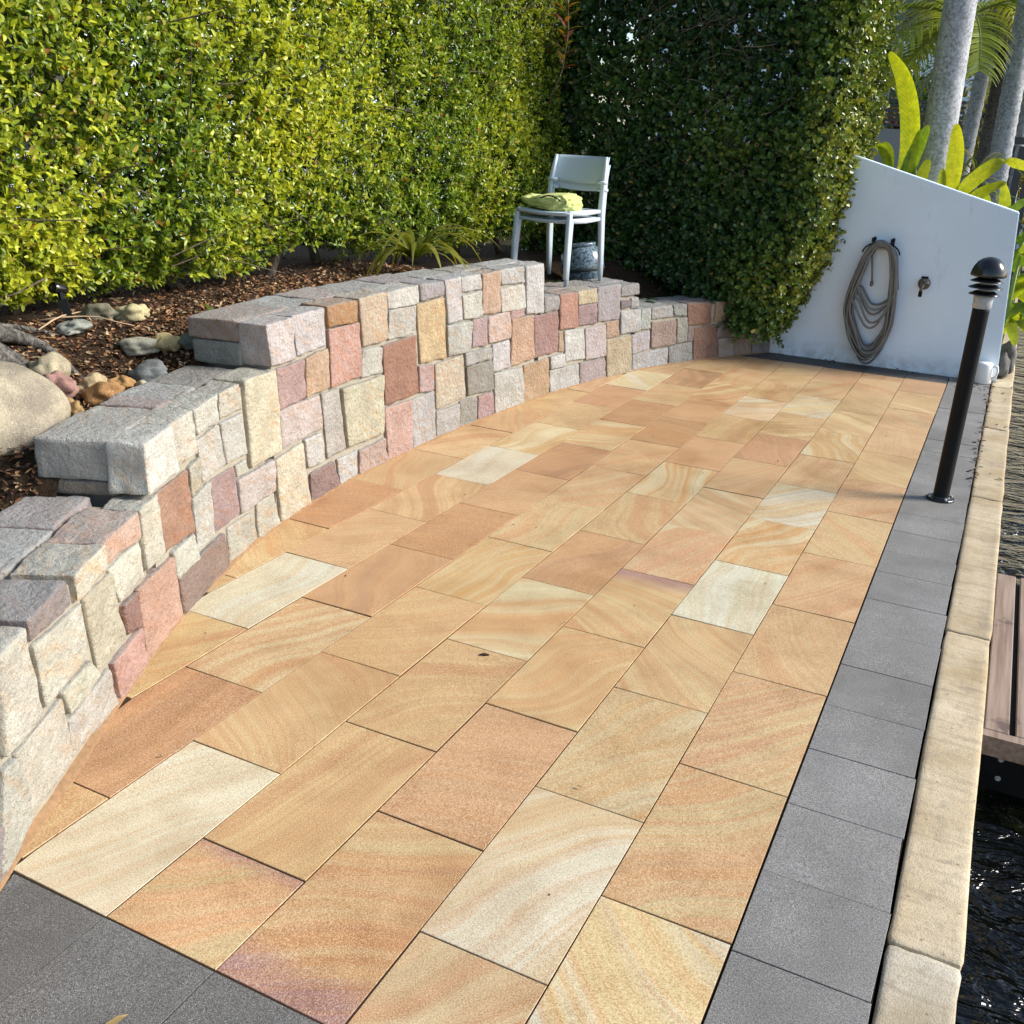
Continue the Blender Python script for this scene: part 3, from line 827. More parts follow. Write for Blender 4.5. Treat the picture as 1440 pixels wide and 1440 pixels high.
# ------------------------------------------------------------------ end wall
th = .13; yF = 7.165
prof = [(-3.0, -.04), (.330, -.04), (.230, 1.235), (-1.03, 1.578), (-3.0, 1.578)]
vs = [(x, yF, z) for x, z in prof] + [(x, yF + th, z) for x, z in prof]; n5 = 5
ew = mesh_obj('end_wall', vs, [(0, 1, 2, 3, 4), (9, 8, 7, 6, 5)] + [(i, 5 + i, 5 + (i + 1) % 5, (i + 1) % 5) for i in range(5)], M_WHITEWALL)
bm = bmesh.new(); bm.from_mesh(ew.data); bmesh.ops.bevel(bm, geom=[e for e in bm.edges], offset=.006, segments=2, affect='EDGES'); bmesh.ops.recalc_face_normals(bm, faces=bm.faces); bm.to_mesh(ew.data); bm.free()
tag(ew, 'white painted rendered wall with sloping top at the far end of the patio', 'wall')
# ------------------------------------------------------------------ foliage tools
def np_mesh(name, V, F4, C, mat, parent=None, smooth=False):
    me = bpy.data.meshes.new(name)
    nv = len(V); nf = len(F4)
    me.vertices.add(nv); me.vertices.foreach_set('co', np.ascontiguousarray(V, np.float32).ravel())
    me.loops.add(nf * 4); me.loops.foreach_set('vertex_index', np.ascontiguousarray(F4, np.int32).ravel())
    me.polygons.add(nf); me.polygons.foreach_set('loop_start', np.arange(0, nf * 4, 4, dtype=np.int32))
    me.update(calc_edges=True)
    at = me.attributes.new('leafcol', 'FLOAT_COLOR', 'POINT')
    c4 = np.ones((nv, 4), np.float32); c4[:, :3] = C
    at.data.foreach_set('color', c4.ravel())
    me.materials.append(mat)
    if smooth: me.polygons.foreach_set('use_smooth', np.ones(nf, bool))
    me.validate()
    o = bpy.data.objects.new(name, me)
    return link(o, parent)
def nrm(a): return a / np.maximum(np.linalg.norm(a, axis=-1, keepdims=True), 1e-9)
def leaf_mesh(name, P, D, N, L, W, C, mat, parent, fold=.35, round_=False):
    """six-sided leaves folded along the midrib"""
    D = nrm(D); B = nrm(np.cross(D, N)); N = np.cross(B, D)
    L = L[:, None]; W = W[:, None]
    a, b = (.30, .72) if not round_ else (.24, .80)
    wa, wb = (1.0, .72) if not round_ else (1.0, .88)
    base = P; tip = P + D * L - N * L * .10
    l1 = P + D * L * a + B * W * wa + N * W * fold; r1 = P + D * L * a - B * W * wa + N * W * fold
    l2 = P + D * L * b + B * W * wb + N * (W * fold * .8 - L * .03); r2 = P + D * L * b - B * W * wb + N * (W * fold * .8 - L * .03)
    n = len(P); V = np.stack([base, l1, l2, tip, r2, r1], 1).reshape(-1, 3)
    k = np.arange(n)[:, None] * 6
    F = np.concatenate([k + np.array([0, 3, 2, 1]), k + np.array([0, 5, 4, 3])], 0)
    Cc = np.repeat(C, 6, 0)
    return np_mesh(name, V, F, Cc, mat, parent)
def sprigs(P, A, slen, lsize, nodes, g):
    """opposite leaves along shoots; returns positions, directions, normals, age 0 base..1 tip, shoot index"""
    m = len(P); A = nrm(A)
    ref = nrm(g.normal(size=(m, 3))); U = nrm(np.cross(A, ref)); Vv = np.cross(A, U)
    Ps, Ds, Ns, Ag, Ix = [], [], [], [], []
    for k in range(nodes):
        t = (k + .4) / nodes
        for sgn in (1, -1):
            rad = (U if k % 2 == 0 else Vv) * sgn
            th = np.radians(78 - 50 * t + g.normal(size=(m, 1)) * 13)
            d = A * np.cos(th) + rad * np.sin(th) + g.normal(size=(m, 3)) * .16
            n_ = A * np.sin(th) - rad * np.cos(th) + g.normal(size=(m, 3)) * .18
            Ps.append(P + A * slen[:, None] * t); Ds.append(d); Ns.append(n_); Ag.append(np.full(m, t)); Ix.append(np.arange(m))
    return np.concatenate(Ps), np.concatenate(Ds), np.concatenate(Ns), np.concatenate(Ag), np.concatenate(Ix)
class NoiseGrid:
    def __init__(self, seed, n=96, scale=1.0):
        self.n = n; self.sc = scale
        self.g = np.array([[noise.noise(Vector((i * .22, j * .22, seed))) for j in range(n)] for i in range(n)])
    def __call__(self, a, b):
        u = (a * self.sc / .22) % (self.n - 1); v = (b * self.sc / .22) % (self.n - 1)
        i = u.astype(int); j = v.astype(int); fu = u - i; fv = v - j; g = self.g
        return (g[i, j] * (1 - fu) + g[i + 1, j] * fu) * (1 - fv) + (g[i, j + 1] * (1 - fu) + g[i + 1, j + 1] * fu) * fv
NG1 = NoiseGrid(1.5, 96, 1.6); NG2 = NoiseGrid(7.7, 96, 4.5); NG3 = NoiseGrid(13.1, 96, .8)
def lerp(a, b, t): return np.asarray(a) * (1 - t) + np.asarray(b) * t
def twigs(mb, n, sampler, g, l0, l1, r):
    for i in range(n):
        p, d = sampler(g); L = g.uniform(l0, l1); d = Vector(d).normalized()
        m = p + d * L * .5 + Vector(g.normal(size=3)) * .03 * L
        mb.tube([p, m, p + d * L + Vector(g.normal(size=3)) * .06 * L], [r, r * .8, r * .4], 3, False)

# ------------------------------------------------------------------ sunlit hedge along the bed
hedge = thing('hedge', (-3.6, 3.2, .7), 'tall clipped hedge with small yellow-green leaves along the back of the bed', 'hedge')
g = np.random.default_rng(21)
HX = -3.22
def hedge_front(Y, Z):
    f = HX + .075 * NG1(Y + 3, Z + 1) + .05 * NG2(Y + 5, Z + 2)
    f = f - .20 * np.clip((1.12 - Z) / .35, 0, 1) ** 1.5            # tucks in towards the foot
    f = f + .16 * np.clip((Y - 4.4) / 2.4, 0, 1) * np.clip((1.9 - Z), 0, 1)
    return f
def hedge_foot(Y): return .845 + .07 * np.sin(Y * 2.1) + .06 * np.sin(Y * 5.3 + 1) - .06 * np.clip((Y - 4.5), 0, 2)
M1 = 48000
Y = g.uniform(-.9, 7.2, M1); Z = g.uniform(.80, 3.0, M1)
keep = Z > hedge_foot(Y) + g.normal(size=M1) * .035
Y, Z = Y[keep], Z[keep]; m = len(Y)
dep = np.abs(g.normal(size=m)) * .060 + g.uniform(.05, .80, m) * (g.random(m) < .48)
P = np.stack([hedge_front(Y, Z) - dep - .05, Y, Z], 1)
A = np.stack([g.normal(size=m) * .35 + .75, g.normal(size=m) * .42, g.normal(size=m) * .35 + .55], 1)
out_shoot = g.random(m) < .05
slen = g.uniform(.05, .10, m); slen[out_shoot] *= 1.9
lsz = g.uniform(.022, .042, m)
Ps, Ds, Ns, Ag, Ix = sprigs(P, A, slen, lsz, 4, g)
Ns = nrm(Ns) + np.array([[.75, .30, .5]]) * .45
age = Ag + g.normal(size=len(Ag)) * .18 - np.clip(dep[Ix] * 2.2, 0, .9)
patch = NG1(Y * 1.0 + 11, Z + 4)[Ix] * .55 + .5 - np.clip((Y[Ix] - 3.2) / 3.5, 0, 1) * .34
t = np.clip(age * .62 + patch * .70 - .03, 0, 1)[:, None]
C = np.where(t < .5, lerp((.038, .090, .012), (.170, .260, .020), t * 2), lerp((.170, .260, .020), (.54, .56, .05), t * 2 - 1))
od = g.random(len(C)); C[od < .035] = (.38, .30, .06); C[od > .992] = (.30, .13, .03)
C = C * g.uniform(.78, 1.18, (len(C), 1))
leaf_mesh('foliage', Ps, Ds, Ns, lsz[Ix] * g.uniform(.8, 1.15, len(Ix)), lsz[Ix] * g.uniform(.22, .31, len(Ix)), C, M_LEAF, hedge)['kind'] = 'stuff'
mb = MB()
def samp(g):
    y = g.uniform(-.9, 7.1); z = g.uniform(.92, 2.9); return Vector((HX - g.uniform(.02, .6), y, z)), (g.normal() * .5 + .4, g.normal() * .6, g.normal() * .5 + .5)
twigs(mb, 1300, samp, g, .12, .45, .0045)
mb.build('branch', M_TWIG, hedge)['kind'] = 'stuff'
for i in range(13):
    y = -.6 + i * .58 + g.uniform(-.15, .15); x = HX - g.uniform(.30, .5); zb = bed_at(x, y) - .05
    tb = MB(); q = [Vector((x, y, zb))]
    for k in range(4): q.append(q[-1] + Vector((g.normal() * .06, g.normal() * .10, .22)))
    tb.tube(q, [.035, .028, .024, .02, .014], 7); 
    tb.tube([q[1], q[1] + Vector((.14, g.normal() * .15, .25)), q[1] + Vector((.2, g.normal() * .3, .6))], [.018, .014, .008], 5)
    tb.tube([q[2], q[2] + Vector((-.05, .2 * g.normal(), .25)), q[2] + Vector((.1, .35 * g.normal(), .55))], [.016, .012, .007], 5)
    tb.build('trunk', M_TWIG, hedge, True)

# ------------------------------------------------------------------ shaded hedge across the far end
hedge2 = thing('hedge', (-2.0, 7.0, .4), 'dark green glossy hedge spilling over the far end of the stone wall', 'hedge')
g = np.random.default_rng(33)
M2 = 17000
u = g.uniform(0, 1, M2); Z = g.uniform(.10, 3.1, M2)
def right_x(z): return np.interp(z, [.05, .3, .72, 1.3, 2.0, 2.6, 3.2], [-1.34, -1.25, -1.05, -.97, -.94, -.98, -1.05])
def face_y(x, z): return 6.72 + .12 * NG1(x + 20, z + 3) + .05 * NG2(x + 3, z + 9) + .10 * np.clip(z - 1.2, 0, 2) - .16 * np.clip((1.15 - z), 0, 1) * np.clip((x + 2.5) / .9, 0, 1)
LX = 2.55; LR = 1.15; frac = LX / (LX + LR)
front = u < frac
X = np.where(front, -3.55 + (u / frac) * LX, 0); sd_ = np.where(front, 0, (u - frac) / (1 - frac) * LR)
rx = right_x(Z) + .07 * NG1(Z * 1.3 + 2, sd_ + 7)
Xf = np.where(front, np.minimum(X, rx), rx - np.clip(.25 - sd_, 0, .25) ** 2 * 1.6)
Yf = np.where(front, face_y(np.minimum(X, rx), Z) + np.clip(.28 - (rx - np.minimum(X, rx)), 0, .28) ** 2 * 2.2, face_y(rx, Z) + .17 + sd_)
foot = np.interp(Xf, [-3.6, -2.9, -2.35, -2.0, -1.8, -1.55, -1.3, -1.0], [.62, .60, .58, .47, .30, .24, .16, .45])
keep = (Z > foot + g.normal(size=M2) * .05) & ~(front & (X > rx))
u, Z, X, sd_, front, Xf, Yf = [a[keep] for a in (u, Z, X, sd_, front, Xf, Yf)]; m = len(Z)
dep = np.abs(g.normal(size=m)) * .07 + g.uniform(.05, .4, m) * (g.random(m) < .25)
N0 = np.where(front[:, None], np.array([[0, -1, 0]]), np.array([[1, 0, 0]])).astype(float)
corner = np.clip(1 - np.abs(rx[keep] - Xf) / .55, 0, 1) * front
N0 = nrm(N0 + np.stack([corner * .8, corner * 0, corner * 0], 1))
P = np.stack([Xf, Yf, Z], 1) - N0 * (dep[:, None] + .03)
A = N0 * .8 + g.normal(size=(m, 3)) * .45 + np.array([[.05, 0, .15]])
slen = g.uniform(.05, .11, m); lsz = g.uniform(.026, .043, m)
Ps, Ds, Ns, Ag, Ix = sprigs(P, A, slen, lsz, 4, g)
Ns = Ns + N0[Ix] * .5
tip_lit = np.clip(Ag * .5 + .9 * NG1(P[:, 0] * 1.3 + 4, P[:, 2] + 8)[Ix] - dep[Ix] * 2, 0, 1) * .5 + .55 * corner[Ix] + .5 * (~front[Ix])  # right side turned yellow to stand for sunlit leaves, besides younger tips
t = np.clip(tip_lit + g.normal(size=len(Ag)) * .12, 0, 1)[:, None]
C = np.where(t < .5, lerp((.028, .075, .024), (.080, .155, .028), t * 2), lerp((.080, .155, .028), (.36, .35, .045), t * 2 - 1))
od = g.random(len(C)); C[od < .02] = (.30, .24, .07); C = C * g.uniform(.75, 1.25, (len(C), 1))
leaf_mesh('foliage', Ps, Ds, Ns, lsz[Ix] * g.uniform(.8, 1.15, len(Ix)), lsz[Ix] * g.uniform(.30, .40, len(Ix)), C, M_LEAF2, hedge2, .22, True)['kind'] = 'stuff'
mb = MB()
def samp2(g):
    x = g.uniform(-3.5, -1.45); z = g.uniform(.6, 2.9); return Vector((x, 6.74 + g.uniform(0, .5), max(z, .5 if x < -1.9 else .3))), (g.normal() * .7, g.normal() * .4 - .5, g.normal() * .6)
twigs(mb, 900, samp2, g, .12, .40, .0035)
mb.build('branch', M_TWIG, hedge2)['kind'] = 'stuff'
for i in range(7):
    x = -3.3 + i * .32 + g.uniform(-.1, .1); y = 7.06; tb = MB(); q = [Vector((x, y, .2))]
    for k in range(6): q.append(q[-1] + Vector((g.normal() * .05, g.normal() * .03, .4)))
    tb.tube(q, [.03, .028, .025, .022, .018, .014, .01], 7); tb.build('trunk', M_TWIG, hedge2, True)

# ------------------------------------------------------------------ blades (strap leaves, palms, gingers)
class Blades:
    def __init__(self): self.v = []; self.f = []; self.c = []; self.u = []
    def blade(self, pts, width, side, col, fold=.25, prof=None, tipcol=None):
        pts = [Vector(p) for p in pts]; n = len(pts); b = len(self.v); side = Vector(side)
        for i, p in enumerate(pts):
            t = i / (n - 1)
            tg = (pts[min(i + 1, n - 1)] - pts[max(i - 1, 0)]).normalized()
            sv = (side - tg * side.dot(tg)); sv = sv.normalized() if sv.length > 1e-6 else tg.orthogonal().normalized()
            nn = sv.cross(tg)
            w = width * (prof(t) if prof else (sin(pi * min(1, .12 + t * .88)) ** .6 if t < 1 else 0.02))
            self.v += [p + sv * w + nn * w * fold, p, p - sv * w + nn * w * fold]
            cc = col if tipcol is None else tuple(col[k] * (1 - t) + tipcol[k] * t for k in range(3))
            self.u += [(t, 1, 0), (t, 0, 0), (t, 1, 0)]
            k_ = 1.06 if i % 2 else .94
            if t > .985 and width > .04: cc = (.30, .20, .05)
            self.c += [tuple(x * k_ for x in cc), tuple(x * .82 for x in cc), tuple(x * k_ for x in cc)]
        for i in range(n - 1):
            k = b + i * 3
            self.f += [(k, k + 1, k + 4, k + 3), (k + 1, k + 2, k + 5, k + 4)]
    def build(self, name, mat, parent, smooth=True):
        o = np_mesh(name, np.array([tuple(v) for v in self.v]), np.array(self.f), np.array(self.c), mat, parent, smooth)
        if len(o.data.vertices) == len(self.u):
            at = o.data.attributes.new('vein', 'FLOAT_VECTOR', 'POINT'); at.data.foreach_set('vector', np.array(self.u, np.float32).ravel())
        return o
def arch(p0, d, L, droop, n=7):
    """centre line that starts along d and bends down"""
    d = Vector(d).normalized(); pts = [Vector(p0)]; v = d.copy()
    for i in range(n - 1):
        pts.append(pts[-1] + v * (L / (n - 1))); v = (v + Vector((0, 0, -droop / (n - 1)))).normalized()
    return pts
def strap_plant(name, loc, label, n, L, W, col, tip, droop, g, spread=.9, grp=None, cat='plant'):
    r = thing(name, loc, label, cat, grp)
    for i in range(n):
        a = 2 * pi * i / n + g.uniform(-.4, .4); e = g.uniform(.5, 1.5)
        d = Vector((cos(a) * spread, sin(a) * spread, e)); bl = Blades()
        k = g.uniform(.75, 1.2)
        bl.blade(arch(Vector(loc) + Vector((cos(a), sin(a), 0)) * .015, d, L * g.uniform(.6, 1.1), droop * g.uniform(.7, 1.4), 8), W * g.uniform(.8, 1.15), (-sin(a), cos(a), 0), tuple(c * k for c in col), .3, lambda t: (.55 + .45 * sin(pi * min(1, t * 1.2))) * (1 - t ** 4) + .02, tuple(c * k for c in tip))
        bl.build('leaf', M_BLADE, r)
    return r
g = np.random.default_rng(5)
def on_bed(x, y): return (x, y, bed_at(x, y) - .005)
strap_plant('strap_leaf_plant', (-2.98, 4.12, .86), 'clump of arching yellow-green strap leaves under the hedge behind the tallest wall', 30, .62, .019, (.14, .18, .025), (.38, .34, .06), 2.4, g)
strap_plant('lily_plant', on_bed(-2.90, 2.33), 'small lily seedling with broad pale green leaves behind the block end', 6, .15, .017, (.20, .25, .05), (.30, .33, .07), 1.2, g)
strap_plant('lily_plant', on_bed(-2.80, 5.05), 'low green lily leaves at the foot of the hedge left of the chairs', 9, .30, .02, (.06, .13, .02), (.11, .19, .03), 2.0, g)
strap_plant('lily_plant', on_bed(-2.26, 6.22), 'dark strappy plant in the shade right of the chairs', 10, .36, .02, (.03, .09, .02), (.07, .15, .03), 2.0, g)
strap_plant('fern_plant', on_bed(-2.62, 5.48), 'dark arching leaves in front of the blue pot', 7, .24, .012, (.02, .05, .015), (.04, .08, .02), 2.0, g)
# red-leaved shoot poking out of the hedge
r = thing('red_leaf_shoot', (-3.02, 6.25, 2.05), 'shoot with red and orange leaves sticking out of the top of the hedge', 'plant')
tb = MB(); q = [Vector((-3.12, 6.25, 1.80)), Vector((-3.02, 6.25, 2.05)), Vector((-2.98, 6.22, 2.30)), Vector((-2.99, 6.2, 2.52))]; tb.tube(q, [.008, .007, .005, .003], 6); tb.build('stem', M_TWIG, r, True)
for i in range(16):
    p = q[1].lerp(q[3], i / 15); a = i * 2.4
    bl = Blades(); cl = [(.30, .07, .03), (.36, .16, .04), (.26, .20, .04)][i % 3]
    bl.blade(arch(p, (cos(a) * .8 + .3, sin(a) * .8 - .3, .7), .15, 1.0, 5), .017, (-sin(a), cos(a), 0), cl); bl.build('leaf', M_BLADE, r)

# ------------------------------------------------------------------ mulch, cobbles, boulder, tree foot, spotlight
g = np.random.default_rng(8)
nc = 15000
s_ = g.uniform(1.55, 5.7, nc); d_ = .33 + np.abs(g.normal(size=nc)) * .42
Pc = np.array([wp(s, -d, bedz(s, d) + .004) for s, d in zip(s_, d_)])
Dc = nrm(np.stack([g.normal(size=nc), g.normal(size=nc), g.normal(size=nc) * .35], 1)); Nc = nrm(np.stack([g.normal(size=nc) * .45, g.normal(size=nc) * .45, np.ones(nc)], 1))
pal = np.array([(.30, .15, .065), (.40, .24, .12), (.17, .085, .045), (.10, .055, .035), (.48, .34, .20), (.24, .10, .045)])
Cc = pal[g.integers(0, len(pal), nc)] * g.uniform(.6, 1.15, (nc, 1))
mul = leaf_mesh('mulch', Pc, Dc, Nc, g.uniform(.012, .036, nc), g.uniform(.004, .010, nc), Cc, M_CHIP, None, .3)
tag(mul, 'brown bark mulch and dry leaves scattered over the planting bed', None, None, 'stuff')
def cobble(loc, size, rgb, seed, name='cobble', k=.66, rot=0.0, sub=4, amp=.16):
    bm = bmesh.new(); bmesh.ops.create_icosphere(bm, subdivisions=sub, radius=1.0)
    so = Vector((seed * 2.3, seed * 1.1, seed * .7))
    for v in bm.verts:
        q = v.co.copy(); n1 = noise.noise(q * .9 + so); n2 = noise.noise(q * 2.1 + so)
        q = q * (1 + amp * n1 * 1.6 + amp * .8 * n2); q.z = max(q.z, -.6)
        v.co = Vector((q.x * size[0], q.y * size[1], q.z * size[2]))
    me = bpy.data.meshes.new(name); bm.to_mesh(me); bm.free(); me.materials.append(M_ROCK)
    me.polygons.foreach_set('use_smooth', [True] * len(me.polygons))
    o = bpy.data.objects.new(name, me); COL.objects.link(o); o.location = loc; o.rotation_euler = (0, 0, rot)
    l = lin(rgb); o.color = (l[0] * k, l[1] * k, l[2] * k, 1); return o
def cob(x, y, sz, rgb, seed, label, rot=0, lift=.55):
    o = cobble((x, y, bed_at(x, y) + sz[2] * lift), sz, rgb, seed, 'cobble', .74, rot, 4, .34)
    tag(o, label, 'stone', 'cobbles lying along the bed edge'); return o
b_ = cobble((-2.64, .86, .635), (.29, .25, .215), (195, 184, 162), 4.2, 'boulder', .66, .5, 6, .15)
tag(b_, 'large rounded buff boulder resting behind the wall beside the tree foot', 'boulder')
b_ = cobble((-2.72, .40, .46), (.22, .2, .12), (150, 150, 140), 8.9, 'boulder', .6, .2, 4, .12); tag(b_, 'grey boulder in the shade below the big buff boulder', 'boulder')
cob(-3.10, 1.70, (.055, .075, .028), (165, 170, 162), 1.1, 'flat grey-green pebble alone in the mulch', .6)
cob(-3.20, 1.92, (.075, .05, .04), (150, 145, 120), 2.2, 'olive grey stone in the mulch behind the pebbles', .3)
cob(-3.10, 2.02, (.07, .055, .04), (205, 195, 150), 3.3, 'pale yellow stone in the mulch touching the olive one', .9)
cob(-2.80, 1.30, (.075, .065, .06), (195, 185, 155), 4.4, 'tan rounded stone behind the mauve cobble', .2)
cob(-2.70, 1.26, (.065, .06, .055), (170, 130, 122), 5.5, 'mauve pink cobble next to the boulder', .7)
cob(-2.66, 1.38, (.055, .045, .045), (210, 190, 150), 6.6, 'cream cobble between the mauve and orange ones', 1.2)
cob(-2.575, 1.36, (.075, .05, .052), (196, 148, 92), 7.7, 'orange cobble with pale top at the edge of the wall cap', .9)
cob(-2.53, 1.17, (.042, .04, .045), (195, 160, 105), 8.8, 'small yellow cobble wedged against the boulder', .1)
cob(-2.70, 1.55, (.055, .045, .038), (195, 152, 95), 9.9, 'ochre cobble in the middle of the row', .4)
cob(-2.65, 1.60, (.030, .03, .03), (215, 205, 180), 10.1, 'little cream pebble beside the ochre cobble', .4)
cob(-2.85, 1.80, (.08, .05, .035), (180, 178, 160), 11.2, 'long grey-green stone behind the dark cobble', .5)
cob(-2.69, 1.68, (.075, .06, .05), (120, 125, 128), 12.3, 'dark slate grey cobble by the wall cap', .3)
cob(-2.77, 1.88, (.05, .045, .042), (215, 195, 140), 13.4, 'pale yellow pointed cobble near the block end', 1.1)
cob(-2.70, 1.93, (.05, .045, .035), (110, 116, 112), 14.5, 'dark green cobble tucked against the block end', .6)
# foot of the tree at the left edge
tx, ty = -3.20, 1.17; tz = bed_at(tx, ty) - .04
tree = thing('tree', (tx, ty, tz), 'flared grey tree trunk with roots at the left edge of the bed', 'tree')
M_BARK = m_bark('rough_grey_bark', (.05, .045, .04), (.26, .24, .21), (34, 34, 12), 1.0)
nr, nk = 26, 40; vs = []; fs = []
for i in range(nr):
    z = (i / (nr - 1)) ** 1.7 * 3.6; base = .105 + .15 * math.exp(-z / .12) + .03 * math.exp(-z / .5)
    for k_ in range(nk):
        a = 2 * pi * k_ / nk; lob = 1 + .30 * math.exp(-z / .12) * sin(5 * a + .6) + .06 * noise.noise(Vector((cos(a) * 2.5, sin(a) * 2.5, z * 3))) + .05 * noise.noise(Vector((cos(a) * 8, sin(a) * 8, z * 6)))
        vs.append((tx + cos(a) * base * lob - .03 * z, ty + sin(a) * base * lob - .05 * z, tz + z))
for i in range(nr - 1):
    for k_ in range(nk): fs.append((i * nk + k_, i * nk + (k_ + 1) % nk, (i + 1) * nk + (k_ + 1) % nk, (i + 1) * nk + k_))
mesh_obj('trunk', vs, fs, M_BARK, tree, True)
for (a, L) in ((.1, .42), (.75, .40), (1.5, .34), (-.7, .38), (2.4, .3), (-1.6, .3)):
    tb = MB(); pts = []
    for k_ in range(8):
        t_ = k_ / 7; x = tx + cos(a + .25 * sin(t_ * 4)) * (.13 + L * t_); y = ty + sin(a + .25 * sin(t_ * 4)) * (.13 + L * t_)
        pts.append((x, y, bed_at(x, y) + .03 * (1 - t_) + .05 * (1 - t_) ** 3 - .004))
    tb.tube(pts, [.042, .036, .030, .024, .019, .014, .010, .005], 8); tb.build('root', M_BARK, tree, True)
cg = np.random.default_rng(77); nl = 3000
th_ = cg.uniform(0, 2 * pi, nl); ph = np.arccos(cg.uniform(-1, 1, nl)); rr_ = cg.uniform(.3, 1, nl) ** .5
Pcr = np.stack([tx - .15 + np.cos(th_) * np.sin(ph) * rr_ * 1.2, ty - .6 + np.sin(th_) * np.sin(ph) * rr_ * 1.1, 4.6 + np.cos(ph) * rr_ * .7], 1)
leaf_mesh('crown', Pcr, nrm(cg.normal(size=(nl, 3))), nrm(cg.normal(size=(nl, 3)) + np.array([[0, 0, 1]])), cg.uniform(.06, .1, nl), cg.uniform(.015, .025, nl), np.tile(np.array([[.06, .12, .02]]), (nl, 1)) * cg.uniform(.7, 1.3, (nl, 1)), M_LEAF, tree)['kind'] = 'stuff'
# twigs on the mulch
for i, (p, q2, lab) in enumerate((((-3.25, 1.65), (-2.98, 1.93), 'thin pale twig lying on the mulch beyond the flat pebble'), ((-3.12, 1.52), (-3.30, 2.02), 'second thin pale twig crossing the mulch'))):
    tb = MB(); pts = []
    for k_ in range(6):
        t_ = k_ / 5; x = p[0] + (q2[0] - p[0]) * t_; y = p[1] + (q2[1] - p[1]) * t_ + .03 * sin(t_ * 5 + i)
        pts.append((x, y, bed_at(x, y) + .022 + .02 * sin(t_ * 3)))
    tb.tube(pts, [.004, .004, .0035, .003, .003, .002], 5); tag(tb.build('twig', m_plain('dry_twig', (.42, .30, .19), .9, .1), None, True), lab, 'twig')
# garden spotlight
sx, sy = -3.23, 1.77; sz = bed_at(sx, sy)
sp = thing('garden_spotlight', (sx, sy, sz), 'small black garden spotlight on a ground spike in the mulch', 'light')
tb = MB(); tb.tube([(sx + .05, sy + .01, sz - .06), (sx + .02, sy, sz + .04), (sx - .005, sy, sz + .10)], [.008, .02, .024], 4); tb.build('spike', M_BLACK, sp)
tb = MB(); tb.tube([(sx - .005, sy, sz + .09), (sx - .015, sy, sz + .14)], [.012, .012], 8); tb.build('bracket', M_BLACK, sp)
tb = MB(); tb.lathe([(0, -.035), (.018, -.035), (.021, -.02), (.024, .028), (.021, .032), (.019, .02), (0, .02)], 16, Matrix.Translation((sx - .02, sy, sz + .145)) @ Matrix.Rotation(radians(75), 4, 'X')); tb.build('lamp_head', M_GLOSSBLACK, sp, True)
# ------------------------------------------------------------------ bollard light
bx, by = .165, 3.99
bo = thing('bollard_light', (bx, by, 0), 'black bollard light with domed cap and louvres on the granite strip', 'bollard')
def LT(name, prof, mat, n=28, smooth=True):
    tb = MB(); tb.lathe(prof, n, Matrix.Translation((bx, by, 0))); return tb.build(name, mat, bo, smooth)
LT('base_plate', [(0, .0015), (.066, .0015), (.066, .009), (.063, .012), (.046, .014), (.042, .022), (0, .022)], M_GLOSSBLACK, 28, False)
for k in range(4):
    a = .5 + k * pi / 2; tb = MB(); tb.lathe([(0, .021), (.006, .021), (.006, .0125), (.007, .0125)], 6, Matrix.Translation((bx + .055 * cos(a), by + .055 * sin(a), 0))); tb.build('bolt', M_GALV, bo)
LT('pole', [(.0375, .02), (.0375, .93), (.038, .945), (.035, .946)], M_BLACK)
LT('collar', [(.035, .94), (.0415, .946), (.0430, 1.0), (.040, 1.004), (.030, 1.005)], M_GALV)
LT('lamp_core', [(.029, 1.0), (.029, 1.095)], M_GALV)
for z, r_ in ((1.012, .068), (1.042, .074), (1.071, .071)):
    LT('louvre', [(.026, z + .012), (.042, z + .010), (r_, z - .004), (r_ + .001, z - .007), (.046, z + .004), (.030, z + .006)], M_GLOSSBLACK)
LT('dome_cap', [(0, 1.086), (.070, 1.086), (.0765, 1.090), (.0765, 1.096), (.074, 1.112), (.067, 1.132), (.054, 1.152), (.036, 1.166), (.016, 1.1735), (.0005, 1.175)], M_GLOSSBLACK)

# ------------------------------------------------------------------ garden hose on its hanger, tap, jug
hy = yF - .001
hg = thing('hose_hanger', (-.65, hy, .93), 'dark metal hose hanger fixed to the white wall', 'hanger')
for x in (-.722, -.585):
    tb = MB(); tb.box(x - .010, x + .010, hy - .014, hy, .925, .985); tb.build('wall_plate', M_BLACK, hg)
    tb = MB(); tb.tube([(x, hy - .006, .955), (x, hy - .07, .952), (x, hy - .13, .958), (x, hy - .145, .985)], .006, 8); tb.build('hook', M_BLACK, hg, True)
tb = MB(); tb.tube([(-.79, hy - .05, .87)] + [(-.655 - .135 * cos(t_), hy - .06, .87 + .082 * sin(t_)) for t_ in np.linspace(.2, pi - .2, 10)] + [(-.52, hy - .05, .87)], .006, 8); tb.build('cradle', M_BLACK, hg, True)
g = np.random.default_rng(3)
hose = thing('garden_hose', (-.65, hy, .0), 'long grey-brown garden hose looped over a hanger on the white wall', 'hose')
pts = []
NLOOP = 25
lows = [.47, .10, .05, .40, .12, .08, .06, .30, .015, .11, .09, .07, .05, .13, .34, .10, .12, .07, .16, .06, .09, .14, .11, .44, .08]
